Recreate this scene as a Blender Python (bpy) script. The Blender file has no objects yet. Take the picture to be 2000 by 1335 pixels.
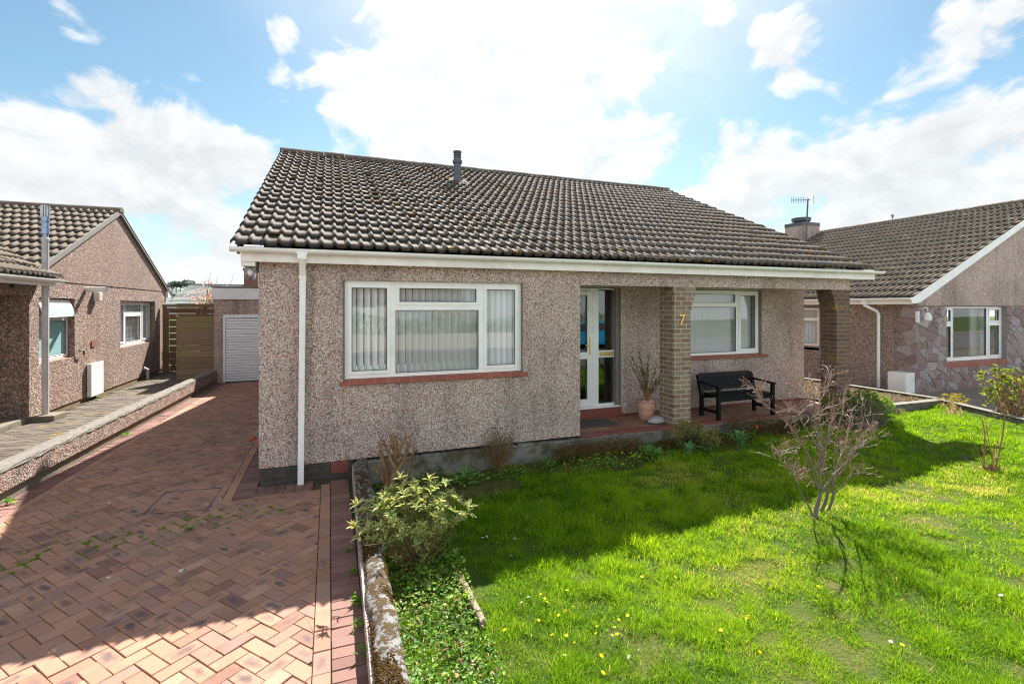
import bpy, bmesh, math, random
import numpy as np
from mathutils import Vector, Matrix
R = math.radians
rng = np.random.default_rng(7)
random.seed(7)
scene = bpy.context.scene
col = scene.collection

# ------------------------------------------------------------------ camera
CX, HY, F, YAW = 1000.0, 599.57, 952.85, 0.3579
CZ = 2.0
ca, sa = math.cos(YAW), math.sin(YAW)
def ray(u, v):
    r = (u - CX) / F
    return np.array([r * ca + sa, -r * sa + ca, (HY - v) / F])
def at(u, v, d):                      # a point seen at (u,v) in the photo, d metres in front of the camera
    return np.array([0, 0, CZ]) + ray(u, v) * d
def onz(u, v, z):
    q = ray(u, v); return np.array([0, 0, CZ]) + q * ((z - CZ) / q[2])
def ony(u, v, Y):
    q = ray(u, v); return np.array([0, 0, CZ]) + q * (Y / q[1])
def onx(u, v, X):
    q = ray(u, v); return np.array([0, 0, CZ]) + q * (X / q[0])
cam_d = bpy.data.cameras.new('camera')
cam = bpy.data.objects.new('camera', cam_d); col.objects.link(cam)
cam.location = (0, 0, CZ); cam.rotation_euler = (R(90), 0, -YAW)
cam_d.sensor_width = 36; cam_d.lens = 36 * F / 2000
cam_d.shift_y = -(667.5 - HY) / 2000
cam_d.clip_start = 0.05; cam_d.clip_end = 3000
scene.camera = cam

# ------------------------------------------------------------------ node helper
class NT:
    def __init__(s, name):
        s.m = bpy.data.materials.new(name); s.m.use_nodes = True
        s.t = s.m.node_tree; s.t.nodes.clear()
        s.out = s.t.nodes.new('ShaderNodeOutputMaterial')
    def n(s, typ, ins=None, **kw):
        x = s.t.nodes.new('ShaderNode' + typ)
        for k, v in kw.items(): setattr(x, k, v)
        for k, v in (ins or {}).items():
            sock = x.inputs[k]
            if isinstance(v, bpy.types.NodeSocket): s.t.links.new(v, sock)
            else:
                if sock.type == 'RGBA' and len(v) == 3: v = (*v, 1)
                sock.default_value = v
        return x
    def obj(s): return s.n('TexCoord').outputs['Object']
    def attr(s, a): return s.n('Attribute', attribute_name=a).outputs['Fac']
    def noise(s, scale, detail=4, rough=.55, vec=None, dist=0):
        return s.n('TexNoise', {'Vector': vec or s.obj(), 'Scale': scale, 'Detail': detail, 'Roughness': rough, 'Distortion': dist}).outputs['Fac']
    def ramp(s, fac, stops, interp='LINEAR'):
        r = s.n('ValToRGB', {'Fac': fac}); e = r.color_ramp; e.interpolation = interp
        while len(e.elements) < len(stops): e.elements.new(.5)
        for el, (p, c) in zip(e.elements, stops):
            el.position = p; el.color = (*c, 1) if len(c) == 3 else c
        return r.outputs['Color']
    def rng(s, v, a, b, c=0., d=1.):
        return s.n('MapRange', {'Value': v, 'From Min': a, 'From Max': b, 'To Min': c, 'To Max': d}).outputs['Result']
    def math(s, op, a, b=0.):
        x = s.t.nodes.new('ShaderNodeMath'); x.operation = op
        for i, v in enumerate((a, b)):
            if isinstance(v, bpy.types.NodeSocket): s.t.links.new(v, x.inputs[i])
            else: x.inputs[i].default_value = v
        return x.outputs[0]
    def mix(s, f, a, b, mode='MIX'):
        x = s.t.nodes.new('ShaderNodeMix'); x.data_type = 'RGBA'; x.blend_type = mode
        for i, v in ((0, f), (6, a), (7, b)):
            if isinstance(v, bpy.types.NodeSocket): s.t.links.new(v, x.inputs[i])
            else: x.inputs[i].default_value = v if i == 0 else ((*v, 1) if len(v) == 3 else v)
        return x.outputs[2]
    def bump(s, h, strength=.5, dist=.01):
        return s.n('Bump', {'Height': h, 'Strength': strength, 'Distance': dist}).outputs['Normal']
    def pr(s, color, rough=.7, normal=None, metal=0., spec=.5, trans=None, tw=0.):
        ins = {'Base Color': color, 'Roughness': rough, 'Metallic': metal, 'Specular IOR Level': spec}
        if normal is not None: ins['Normal'] = normal
        p = s.n('BsdfPrincipled', ins).outputs[0]
        if trans is not None:
            t = s.n('BsdfTranslucent', {'Color': trans}).outputs[0]
            p = s.n('MixShader', {0: tw, 1: p, 2: t}).outputs[0]
        s.t.links.new(p, s.out.inputs['Surface']); return s.m

MAT = {}
def plain(name, c, rough=.5, metal=0., var=.12, scale=9, spec=.5, dirt=None):
    t = NT(name)
    f = t.noise(scale, 6, .6)
    a = tuple(x * (1 - var) for x in c); b = tuple(min(1, x * (1 + var)) for x in c)
    cc = t.ramp(f, [(.3, a), (.7, b)])
    if dirt:
        g = t.rng(t.noise(2.3, 8, .65), .45, .75)
        cc = t.mix(t.math('MULTIPLY', g, dirt[1]), cc, dirt[0])
    MAT[name] = t.pr(cc, rough, t.bump(t.noise(60, 3), .12, .003), metal, spec)
def mk_pebble(name, cols, scale=92, stain=(.05, .035, .025), sa_=.55):
    t = NT(name); o = t.obj()
    v = t.n('TexVoronoi', {'Vector': o, 'Scale': scale, 'Randomness': 1.}, feature='F1')
    rr = t.n('SeparateColor', {'Color': v.outputs['Color']}).outputs[0]
    c = t.ramp(rr, cols, 'CONSTANT')
    d = t.rng(v.outputs['Distance'], .35, .75)
    c = t.mix(t.math('MULTIPLY', d, .6), c, (.12, .09, .08))
    big = t.rng(t.noise(.9, 8, .65), .38, .68)
    c = t.mix(t.math('MULTIPLY', big, .36), c, (.13, .10, .09))
    mp = t.n('Mapping', {'Vector': o, 'Scale': (3.2, 3.2, .25)}).outputs[0]
    st = t.rng(t.noise(1.0, 7, .65, mp), .52, .78)
    c = t.mix(t.math('MULTIPLY', st, sa_), c, stain)
    MAT[name] = t.pr(c, .85, t.bump(t.math('SUBTRACT', 1., v.outputs['Distance']), .7, .012), spec=.25)
WARM = [(0, (.92, .86, .81)), (.25, (.74, .535, .45)), (.50, (.47, .235, .17)), (.64, (.56, .46, .43)), (.80, (.15, .105, .09)), (.88, (.80, .59, .47))]
mk_pebble('pebbledash', WARM)
mk_pebble('pebbledash_pink', [(0, (.60, .49, .42)), (.16, (.42, .275, .215)), (.46, (.29, .155, .115)), (.62, (.26, .205, .185)), (.76, (.13, .095, .08)), (.90, (.46, .33, .26))], 50, (.17, .08, .035), .5)
mk_pebble('pebbledash_tan', [(0, (.58, .52, .47)), (.16, (.43, .31, .26)), (.5, (.33, .2, .155)), (.66, (.27, .23, .22)), (.82, (.15, .11, .10)), (.9, (.48, .38, .31))], 52)

def mk_tile(name, base=(.15, .138, .128), warm=(.20, .165, .13)):
    t = NT(name); o = t.obj(); ti = t.attr('tint')
    c = t.mix(ti, base, warm)
    sp = t.rng(t.noise(55, 6, .7), .42, .62)
    c = t.mix(t.math('MULTIPLY', sp, .34), c, (.26, .225, .19))
    dk = t.rng(t.noise(7, 5, .6), .5, .72)
    c = t.mix(t.math('MULTIPLY', dk, .6), c, (.055, .05, .046))
    ll = t.rng(t.noise(11, 7, .68), .57, .63)
    c = t.mix(t.math('MULTIPLY', ll, .8), c, (.24, .10, .035))
    yl = t.rng(t.noise(9.3, 7, .7, t.n('Mapping', {'Vector': o, 'Location': (5, 3, 1)}).outputs[0]), .65, .69)
    c = t.mix(t.math('MULTIPLY', yl, .85), c, (.42, .27, .04))
    # shade on the lower edge faces of the tiles is painted into their colour
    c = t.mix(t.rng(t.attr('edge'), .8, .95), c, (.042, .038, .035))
    MAT[name] = t.pr(c, .85, t.bump(t.noise(90, 5, .7), .5, .006), spec=.3)
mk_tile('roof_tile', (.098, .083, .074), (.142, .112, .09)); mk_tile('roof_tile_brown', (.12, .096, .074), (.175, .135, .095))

def mk_brick(name, c1, c2, mortar, sx=.225, sz=.075, moss=None):
    t = NT(name); o = t.obj()
    s_ = t.n('SeparateXYZ', {'Vector': o})
    u = t.math('ADD', s_.outputs[0], s_.outputs[1])
    v = t.n('CombineXYZ', {'X': u, 'Y': s_.outputs[2], 'Z': 0.}).outputs[0]
    b = t.n('TexBrick', {'Vector': v, 'Color1': c1, 'Color2': c2, 'Mortar': mortar, 'Scale': 1., 'Mortar Size': .0075,
                         'Mortar Smooth': .2, 'Bias': 0., 'Brick Width': sx, 'Row Height': sz})
    c = t.mix(t.rng(t.noise(14, 6, .65), .35, .75, 0, .5), b.outputs['Color'], (.14, .115, .09))
    if moss:
        f = t.rng(t.noise(3.1, 7, .65), *moss[1])
        c = t.mix(t.math('MULTIPLY', f, .8), c, moss[0])
    h = t.math('ADD', t.math('MULTIPLY', b.outputs['Fac'], -1.), t.math('MULTIPLY', t.noise(70, 4), .35))
    MAT[name] = t.pr(c, .85, t.bump(h, .6, .008), spec=.3)
mk_brick('pillar_brick', (.33, .245, .165), (.225, .14, .098), (.56, .50, .42))
mk_brick('mossy_pillar_brick', (.20, .105, .075), (.115, .062, .047), (.27, .22, .18), moss=((.32, .24, .03), (.57, .66)))
mk_brick('plinth_brick', (.075, .06, .05), (.05, .042, .036), (.09, .083, .075), moss=((.035, .045, .02), (.5, .7)))
mk_brick('yellow_plinth_brick', (.27, .18, .09), (.2, .13, .07), (.2, .18, .15))

plain('upvc', (.87, .87, .86), .28, var=.03, dirt=((.50, .48, .40), .3))
plain('fascia_white', (.87, .83, .80), .4, var=.05, dirt=((.42, .38, .30), .45))
plain('white_paint', (.82, .82, .81), .45, var=.05, dirt=((.45, .42, .36), .35))
plain('garage_white', (.92, .93, .95), .4, var=.03, dirt=((.5, .5, .5), .25))
plain('grey_pipe', (.46, .45, .46), .6, var=.15, dirt=((.24, .23, .22), .5))
plain('flue_grey', (.075, .085, .10), .4, var=.15)
plain('metal_blue', (.30, .38, .50), .35, .7)
plain('dark_metal', (.03, .03, .034), .45)
plain('steel', (.45, .45, .46), .35, .9)
plain('aerial_metal', (.12, .125, .13), .5, .6)
plain('brass', (.66, .46, .15), .32, 1., var=.08)
plain('black_wood', (.005, .005, .0055), .55, var=.3, scale=30, spec=.2)
plain('render_grey', (.20, .185, .17), .8)
plain('terracotta', (.50, .26, .175), .75, var=.12, dirt=((.55, .42, .34), .4))
plain('soil', (.07, .042, .03), .95, var=.5, scale=30)
plain('asphalt', (.17, .165, .165), .9, var=.5, scale=30)
plain('slate', (.21, .22, .215), .7, var=.3, scale=5, dirt=((.32, .31, .24), .5))
plain('doormat', (.085, .075, .072), .95, var=.3, scale=120)
plain('bird_box_wood', (.42, .24, .11), .7, var=.25)
plain('cloth_dark', (.02, .02, .022), .8)
plain('pebble_stone', (.36, .36, .37), .7, var=.3, scale=40)
plain('white_stone', (.62, .60, .56), .7)
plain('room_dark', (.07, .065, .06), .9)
plain('hill_green', (.10, .145, .12), .95, var=.35, scale=.15)
plain('chimney_red', (.17, .075, .055), .8)
plain('car_blue', (.02, .30, .55), .2)
plain('white_plastic', (.78, .78, .76), .3, var=.03)
plain('beige_plastic', (.62, .56, .46), .4, var=.05)
plain('vent_red', (.27, .075, .06), .75, var=.25, scale=40)
plain('render_pale', (.62, .58, .50), .85)

def mk_concrete(name, base, dark, moss, lo, hi, amount=.9, scale=5, bumpd=.015):
    t = NT(name); o = t.obj()
    c = t.mix(t.noise(18, 7, .7), base, dark)
    bl = t.rng(t.noise(scale * 2.2, 8, .7), .55, .68)
    c = t.mix(t.math('MULTIPLY', bl, .8), c, tuple(x * .35 for x in dark))
    f = t.rng(t.noise(scale, 9, .7, t.n('Mapping', {'Vector': o, 'Location': (3, 7, 2)}).outputs[0]), lo, hi)
    c = t.mix(t.math('MULTIPLY', f, amount), c, moss)
    h = t.math('ADD', t.noise(45, 6, .7), t.math('MULTIPLY', f, .6))
    MAT[name] = t.pr(c, .92, t.bump(h, .8, bumpd), spec=.2)
mk_concrete('concrete_cap', (.29, .265, .235), (.13, .115, .10), (.16, .145, .10), .6, .72, .5)
mk_concrete('concrete_base', (.28, .245, .19), (.18, .155, .12), (.11, .11, .05), .58, .72, .7)
mk_concrete('mossy_cap', (.42, .405, .39), (.085, .08, .077), (.095, .052, .014), .475, .54, .95, 19, .02)
mk_concrete('garden_plinth', (.32, .295, .25), (.14, .13, .11), (.075, .065, .028), .46, .6, .8, 4)
mk_concrete('kerb', (.30, .285, .25), (.16, .15, .13), (.10, .10, .06), .58, .7, .7, 5)
mk_concrete('bed_wall', (.26, .245, .22), (.14, .13, .115), (.07, .075, .035), .5, .66, .7, 4)
mk_concrete('edging_stone', (.40, .31, .25), (.22, .17, .13), (.10, .10, .04), .55, .68, .7, 8)

def mk_quarry(name, c1, c2, size, mort, rot=0., axis=2):
    t = NT(name); o = t.obj(); s_ = t.n('SeparateXYZ', {'Vector': o})
    if axis == 2: v = t.n('Mapping', {'Vector': o, 'Rotation': (0, 0, rot)}).outputs[0]
    else: v = t.n('CombineXYZ', {'X': s_.outputs[0], 'Y': 25., 'Z': 0.}).outputs[0]
    b = t.n('TexBrick', {'Vector': v, 'Color1': c1, 'Color2': c2, 'Mortar': mort, 'Scale': 1., 'Mortar Size': .004,
                         'Brick Width': size, 'Row Height': size if axis == 2 else 50.}, offset=0. if axis else .5)
    c = t.mix(t.rng(t.noise(6, 6, .6), .4, .75, 0, .35), b.outputs['Color'], (.10, .05, .035))
    MAT[name] = t.pr(c, .5, t.bump(t.math('MULTIPLY', b.outputs['Fac'], -1.), .5, .004))
mk_quarry('sill_tile', (.36, .085, .05), (.29, .068, .042), .153, (.33, .25, .2), axis=0)
mk_quarry('porch_tile', (.36, .18, .105), (.20, .095, .06), .15, (.20, .15, .12), R(45))
mk_quarry('porch_red_tile', (.25, .06, .045), (.20, .05, .04), .15, (.11, .08, .07))

def mk_wood(name, c1, c2, green=None, row=None):
    t = NT(name); o = t.obj()
    mp = t.n('Mapping', {'Vector': o, 'Scale': (1.2, 1.2, 22)}).outputs[0]
    c = t.mix(t.noise(2.5, 6, .6, mp), c1, c2)
    c = t.mix(t.rng(t.attr('tint'), 0, 1, 0, .4), c, tuple(x * .5 for x in c1))
    if row:
        z = t.math('DIVIDE', t.n('SeparateXYZ', {'Vector': o}).outputs[2], row); fl_ = t.math('FLOOR', z)
        wn_ = t.n('TexWhiteNoise', {'W': fl_}, noise_dimensions='1D').outputs['Value']
        c = t.mix(t.math('MULTIPLY', wn_, .55), c, tuple(x * .45 for x in c1))
    if green:
        f = t.rng(t.noise(1.6, 6, .65), .46, .66)
        c = t.mix(t.math('MULTIPLY', f, .75), c, green)
    MAT[name] = t.pr(c, .85, t.bump(t.noise(2.5, 6, .6, mp), .3, .006), spec=.2)
mk_wood('gate_wood', (.26, .155, .10), (.15, .09, .06))
mk_wood('panel_wood', (.37, .27, .19), (.23, .165, .12), (.24, .21, .075), .16)

def mk_pavers():
    t = NT('paver_brick'); ti = t.attr('tint')
    c = t.ramp(ti, [(0, (.25, .115, .085)), (.2, (.375, .18, .115)), (.4, (.465, .235, .15)), (.55, (.41, .205, .135)), (.7, (.32, .175, .14)), (.85, (.51, .28, .185)), (1, (.29, .145, .125))])
    uv = t.n('UVMap', uv_map='local').outputs[0]
    ln = t.n('VectorMath', {0: uv}, operation='LENGTH').outputs['Value']
    ln = t.math('ADD', ln, t.rng(t.noise(16, 4), .3, .7, -.35, .35))
    sp = t.math('MULTIPLY', t.rng(ln, .25, .8, 1, 0), t.attr('burn'))
    c = t.mix(sp, c, (.075, .058, .075))
    dots = t.rng(t.noise(150, 3, .6), .66, .72)
    c = t.mix(t.math('MULTIPLY', dots, .55), c, (.09, .055, .045))
    grime = t.rng(t.noise(1.1, 8, .66), .40, .68)
    c = t.mix(t.math('MULTIPLY', grime, .36), c, (.15, .10, .08))
    c = t.mix(t.rng(t.noise(2.6, 8, .7), .53, .70, 0, .42), c, (.085, .08, .045))
    c = t.mix(t.rng(t.noise(30, 5, .6), .35, .7, 0, .2), c, (.46, .28, .19))
    MAT['paver_brick'] = t.pr(c, .8, t.bump(t.noise(120, 4, .7), .3, .003), spec=.3)
    t = NT('red_paver'); ti = t.attr('tint')
    c = t.ramp(ti, [(0, (.17, .082, .07)), (.5, (.23, .118, .097)), (1, (.29, .16, .13))])
    dots = t.rng(t.noise(150, 3, .6), .66, .72)
    c = t.mix(t.math('MULTIPLY', dots, .5), c, (.08, .04, .04))
    c = t.mix(t.rng(t.noise(2.1, 6, .6), .45, .75, 0, .45), c, (.10, .06, .05))
    MAT['red_paver'] = t.pr(c, .8, t.bump(t.noise(120, 4, .7), .3, .003), spec=.3)
    t = NT('grey_paver'); ti = t.attr('tint')
    c = t.mix(ti, (.085, .068, .055), (.16, .13, .105))
    f = t.rng(t.noise(2.2, 7, .65), .56, .68)
    c = t.mix(t.math('MULTIPLY', f, .6), c, (.30, .24, .05))
    MAT['grey_paver'] = t.pr(c, .85, t.bump(t.noise(90, 4, .7), .3, .003), spec=.3)
    t = NT('joint_sand'); f = t.rng(t.noise(1.3, 6, .6), .42, .62)
    MAT['joint_sand'] = t.pr(t.mix(f, (.085, .065, .05), (.05, .075, .018)), .95, spec=.1)
mk_pavers()

def mk_stones():
    t = NT('cladding_stone'); ti = t.attr('tint')
    c = t.ramp(ti, [(0, (.31, .19, .18)), (.25, (.40, .31, .305)), (.45, (.45, .43, .44)), (.6, (.36, .24, .22)), (.8, (.28, .21, .20)), (1, (.52, .47, .46))])
    c = t.mix(t.rng(t.noise(20, 7, .7), .3, .75, 0, .6), c, (.14, .10, .095))
    MAT['cladding_stone'] = t.pr(c, .85, t.bump(t.noise(28, 7, .7), .9, .02), spec=.25)
mk_stones()
plain('mortar', (.26, .235, .215), .95, var=.2, scale=30)
plain('flue_paint', (.60, .585, .58), .6, var=.1, dirt=((.30, .27, .25), .5))
def mk_stonewall():
    t = NT('stone_cladding'); o = t.obj()
    w = t.n('TexNoise', {'Vector': o, 'Scale': 5., 'Detail': 3}).outputs['Color']
    v0 = t.n('VectorMath', {0: o, 1: t.n('VectorMath', {0: w, 1: (.12, .12, .12)}, operation='MULTIPLY').outputs[0]}, operation='ADD').outputs[0]
    mp = t.n('Mapping', {'Vector': v0, 'Scale': (1, 1, 1.45)}).outputs[0]
    v = t.n('TexVoronoi', {'Vector': mp, 'Scale': 4.9}, feature='F1')
    e = t.n('TexVoronoi', {'Vector': mp, 'Scale': 4.9}, feature='DISTANCE_TO_EDGE').outputs['Distance']
    rr = t.n('SeparateColor', {'Color': v.outputs['Color']}).outputs[0]
    c = t.ramp(rr, [(0, (.32, .20, .195)), (.25, (.40, .32, .32)), (.45, (.46, .45, .47)), (.6, (.34, .23, .22)), (.78, (.29, .22, .215)), (.9, (.52, .48, .48))], 'CONSTANT')
    c = t.mix(t.rng(t.noise(22, 6, .65), .3, .75, 0, .55), c, (.12, .09, .088))
    m = t.rng(e, .015, .05, 1, 0)
    c = t.mix(m, c, (.23, .215, .20))
    h = t.math('ADD', t.rng(e, .0, .1), t.math('MULTIPLY', t.noise(30, 5), .4))
    MAT['stone_cladding'] = t.pr(c, .85, t.bump(h, .9, .03), spec=.25)
mk_stonewall()

def mk_glass(name, tint, base=.10, gain=1.5):
    t = NT(name)
    fr = t.n('Fresnel', {'IOR': 1.5}).outputs[0]
    f = t.math('MINIMUM', t.math('ADD', t.math('MULTIPLY', fr, gain), base), 1.)
    nz = t.bump(t.noise(1.2, 2), .04, .02)
    a = t.n('BsdfTransparent', {'Color': tint}).outputs[0]
    b = t.n('BsdfGlossy', {'Color': (.95, .97, 1), 'Roughness': .015, 'Normal': nz}).outputs[0]
    x = t.n('MixShader', {0: f, 1: a, 2: b}).outputs[0]
    t.t.links.new(x, t.out.inputs['Surface']); MAT[name] = t.m
mk_glass('window_glass', (.98, .99, 1.), .04, 1.25); mk_glass('lamp_glass', (.97, .98, 1.), .02, .8)
t = NT('teal_pane'); MAT['teal_pane'] = t.pr(t.mix(t.noise(3., 3), (.20, .42, .43), (.34, .56, .56)), .3)
mk_glass('side_glass', (.95, .97, .98), .0, .5)
t = NT('frosted_pane'); MAT['frosted_pane'] = t.pr((.34, .43, .47), .2)
t = NT('blind_fabric')
MAT['blind_fabric'] = t.pr(t.mix(t.noise(80, 3), (.90, .91, .92), (.95, .96, .97)), .8, trans=(.7, .7, .68), tw=.25)
t = NT('curtain_teal'); MAT['curtain_teal'] = t.pr((.25, .50, .50), .8)

def mk_leaf(name, stops, tw=.4, rough=.4, edge=None, spec=.4, tgain=1.5):
    t = NT(name)
    c = t.ramp(t.attr('tint'), stops)
    if edge is not None: c = t.mix(t.rng(t.attr('edge'), .45, .8), c, edge)
    tc = t.n('VectorMath', {0: c, 1: (tgain * 1.05, tgain, tgain * .6)}, operation='MULTIPLY').outputs[0]
    MAT[name] = t.pr(c, rough, trans=tc, tw=tw, spec=spec)
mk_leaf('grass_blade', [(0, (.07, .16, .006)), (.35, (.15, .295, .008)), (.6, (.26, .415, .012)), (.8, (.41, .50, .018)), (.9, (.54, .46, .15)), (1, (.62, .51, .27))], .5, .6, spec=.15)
mk_leaf('cover_leaf', [(0, (.04, .13, .012)), (.5, (.13, .29, .025)), (.85, (.33, .46, .06)), (1, (.42, .28, .10))], .42, .5, spec=.3)
mk_leaf('variegated_leaf', [(0, (.09, .19, .03)), (.6, (.18, .30, .045)), (.85, (.32, .36, .06)), (1, (.42, .19, .05))], .38, .4, edge=(.58, .58, .29))
mk_leaf('glossy_leaf', [(0, (.05, .09, .015)), (.5, (.12, .19, .025)), (.8, (.24, .27, .04)), (1, (.32, .18, .06))], .42, .35, spec=.35)
mk_leaf('shrub_leaf', [(0, (.04, .10, .012)), (.6, (.11, .21, .025)), (1, (.22, .33, .05))], .4, .5)
mk_leaf('bright_leaf', [(0, (.08, .20, .03)), (1, (.20, .40, .07))], .35, .35)
mk_leaf('tulip_leaf', [(0, (.11, .25, .10)), (1, (.22, .40, .17))], .3, .4)
mk_leaf('yellow_shrub_leaf', [(0, (.14, .15, .03)), (.5, (.32, .28, .05)), (.8, (.38, .24, .08)), (1, (.46, .25, .16))], .35, .5)
mk_leaf('brown_leaf', [(0, (.08, .05, .02)), (.6, (.17, .105, .035)), (1, (.27, .20, .06))], .2, .8)
mk_leaf('dead_leaf', [(0, (.14, .075, .03)), (.6, (.30, .18, .08)), (1, (.48, .36, .22))], .2, .8)
mk_leaf('olive_leaf', [(0, (.09, .12, .03)), (1, (.22, .22, .06))], .25, .5)
mk_leaf('pink_blossom', [(0, (.60, .34, .36)), (1, (.74, .55, .56))], .3, .6)
mk_leaf('yellow_petal', [(0, (.85, .70, .0)), (1, (.9, .78, .01))], .35, .5, tgain=1.1, spec=.2)
mk_leaf('white_petal', [(0, (.8, .8, .8)), (1, (.85, .85, .83))], .3, .5, tgain=1.)
mk_leaf('orange_petal', [(0, (.75, .12, .02)), (1, (.80, .20, .03))], .3, .5, tgain=1.)
mk_leaf('far_leaf', [(0, (.07, .10, .085)), (1, (.12, .15, .12))], .2, .8)
def mk_bark(name, a, b):
    t = NT(name)
    MAT[name] = t.pr(t.mix(t.noise(22, 6, .65), a, b), .75, t.bump(t.noise(60, 5), .5, .004), spec=.3)
mk_bark('bark_maple', (.12, .10, .075), (.25, .205, .16))
t = NT('twig_maple'); MAT['twig_maple'] = t.pr(t.mix(t.attr('tint'), (.40, .32, .25), (.27, .12, .09)), .45, spec=.5)
mk_bark('bark_brown', (.20, .105, .045), (.36, .21, .11))
mk_bark('bark_grey', (.12, .10, .08), (.2, .17, .13))
t = NT('moss'); MAT['moss'] = t.pr(t.ramp(t.attr('tint'), [(0, (.10, .045, .015)), (.5, (.19, .085, .022)), (.8, (.26, .14, .03)), (1, (.42, .30, .05))]), .95, t.bump(t.noise(160, 4), .8, .006), spec=.1)
t = NT('wall_moss'); MAT['wall_moss'] = t.pr(t.ramp(t.attr('tint'), [(0, (.05, .025, .008)), (.6, (.10, .055, .012)), (1, (.17, .12, .02))]), .95, t.bump(t.noise(220, 4), .8, .006), spec=.1)
t = NT('lawn_soil'); MAT['lawn_soil'] = t.pr(t.mix(t.rng(t.noise(2.2, 6), .4, .65), (.045, .085, .012), (.12, .115, .035)), .95, t.bump(t.noise(40, 5), .8, .03), spec=.1)
t = NT('far_ground'); MAT['far_ground'] = t.pr(t.mix(t.noise(.3, 6), (.07, .12, .03), (.12, .13, .05)), .95, spec=.1)
# ------------------------------------------------------------------ object helpers
def tag(o, label=None, cat=None, group=None, kind=None):
    if label: o['label'] = label
    if cat: o['category'] = cat
    if group: o['group'] = group
    if kind: o['kind'] = kind
    return o
def thing(name, label, cat, loc=(0, 0, 0), group=None):
    o = bpy.data.objects.new(name, None); col.objects.link(o); o.location = loc
    o.empty_display_size = .1
    return tag(o, label, cat, group)
WORLD = {}
def link(name, me, mat, parent=None, base=None):
    """mesh data is written in world coordinates; a child's location undoes its thing's"""
    o = bpy.data.objects.new(name, me); col.objects.link(o)
    if mat is not None: me.materials.append(MAT[mat] if isinstance(mat, str) else mat)
    if parent is not None:
        o.parent = parent
        off = WORLD.get(parent.name)
        p = Vector(parent.location) if off is None else off
        o.location = -p if off is None else (0, 0, 0)
        WORLD[o.name] = Vector((0, 0, 0))
    elif base is not None:
        me.transform(Matrix.Translation(-Vector(base))); o.location = base
    return o
class MB:
    def __init__(s): s.v = []; s.f = []
    def add(s, vs, fs):
        k = len(s.v); s.v += [tuple(map(float, p)) for p in vs]; s.f += [tuple(i + k for i in f) for f in fs]; return s
    def box(s, x0, x1, y0, y1, z0, z1, fr=None):
        p = [(x, y, z) for z in (z0, z1) for y in (y0, y1) for x in (x0, x1)]
        if fr is not None: p = [fr(*q) for q in p]
        return s.add(p, [(0, 2, 3, 1), (4, 5, 7, 6), (0, 1, 5, 4), (2, 6, 7, 3), (0, 4, 6, 2), (1, 3, 7, 5)])
    def prism(s, poly, a, b):          # poly: points (any 3-D), extruded by vector from a to b offsets
        n = len(poly); A = [np.array(p) + np.array(a) for p in poly]; B = [np.array(p) + np.array(b) for p in poly]
        return s.add(A + B, [tuple(range(n))[::-1], tuple(range(n, 2 * n))] + [(i, (i + 1) % n, n + (i + 1) % n, n + i) for i in range(n)])
    def tube(s, pts, rad, sides=8, cap=True):
        V, Fq = tube_np(pts, rad, sides)
        k = len(s.v); s.v += [tuple(p) for p in V]; s.f += [tuple(int(i) + k for i in f) for f in Fq]
        if cap:
            n = len(pts); s.f.append(tuple(k + i for i in range(sides))[::-1]); s.f.append(tuple(k + (n - 1) * sides + i for i in range(sides)))
        return s
    def lathe(s, prof, c, sides=24, axis=None):
        pts = []
        for r, z in prof:
            for i in range(sides):
                a = 2 * math.pi * i / sides; pts.append((c[0] + r * math.cos(a), c[1] + r * math.sin(a), c[2] + z))
        fs = [(j * sides + i, j * sides + (i + 1) % sides, (j + 1) * sides + (i + 1) % sides, (j + 1) * sides + i) for j in range(len(prof) - 1) for i in range(sides)]
        fs += [tuple(range(sides))[::-1], tuple(range((len(prof) - 1) * sides, len(prof) * sides))]
        return s.add(pts, fs)
    def build(s, name, mat, parent=None, base=None, bevel=0., smooth=False, seg=2):
        me = bpy.data.meshes.new(name); me.from_pydata(s.v, [], s.f)
        bm = bmesh.new(); bm.from_mesh(me); bmesh.ops.recalc_face_normals(bm, faces=bm.faces); bm.to_mesh(me); bm.free()
        if smooth: me.polygons.foreach_set('use_smooth', [True] * len(me.polygons))
        o = link(name, me, mat, parent, base)
        if bevel:
            m = o.modifiers.new('bevel', 'BEVEL'); m.width = bevel; m.segments = seg; m.limit_method = 'ANGLE'; m.angle_limit = R(40)
        return o
def tube_np(pts, rad, sides=6):
    P = np.asarray(pts, float); n = len(P)
    rad = np.full(n, rad, float) if np.isscalar(rad) else np.asarray(rad, float)
    T = np.gradient(P, axis=0) if n > 2 else np.repeat((P[1] - P[0])[None], 2, 0)
    T /= np.maximum(np.linalg.norm(T, axis=1, keepdims=True), 1e-9)
    ref = np.array([0, 0, 1.]) if abs(T[0][2]) < .9 else np.array([1., 0, 0])
    S = np.cross(T, ref); S /= np.maximum(np.linalg.norm(S, axis=1, keepdims=True), 1e-9); U = np.cross(S, T)
    a = np.arange(sides) * 2 * np.pi / sides
    V = (P[:, None] + rad[:, None, None] * (np.cos(a)[None, :, None] * S[:, None] + np.sin(a)[None, :, None] * U[:, None])).reshape(-1, 3)
    i = np.arange(sides); j = (i + 1) % sides
    Fq = np.concatenate([np.stack([k * sides + i, k * sides + j, (k + 1) * sides + j, (k + 1) * sides + i], 1) for k in range(n - 1)])
    return V, Fq
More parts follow.
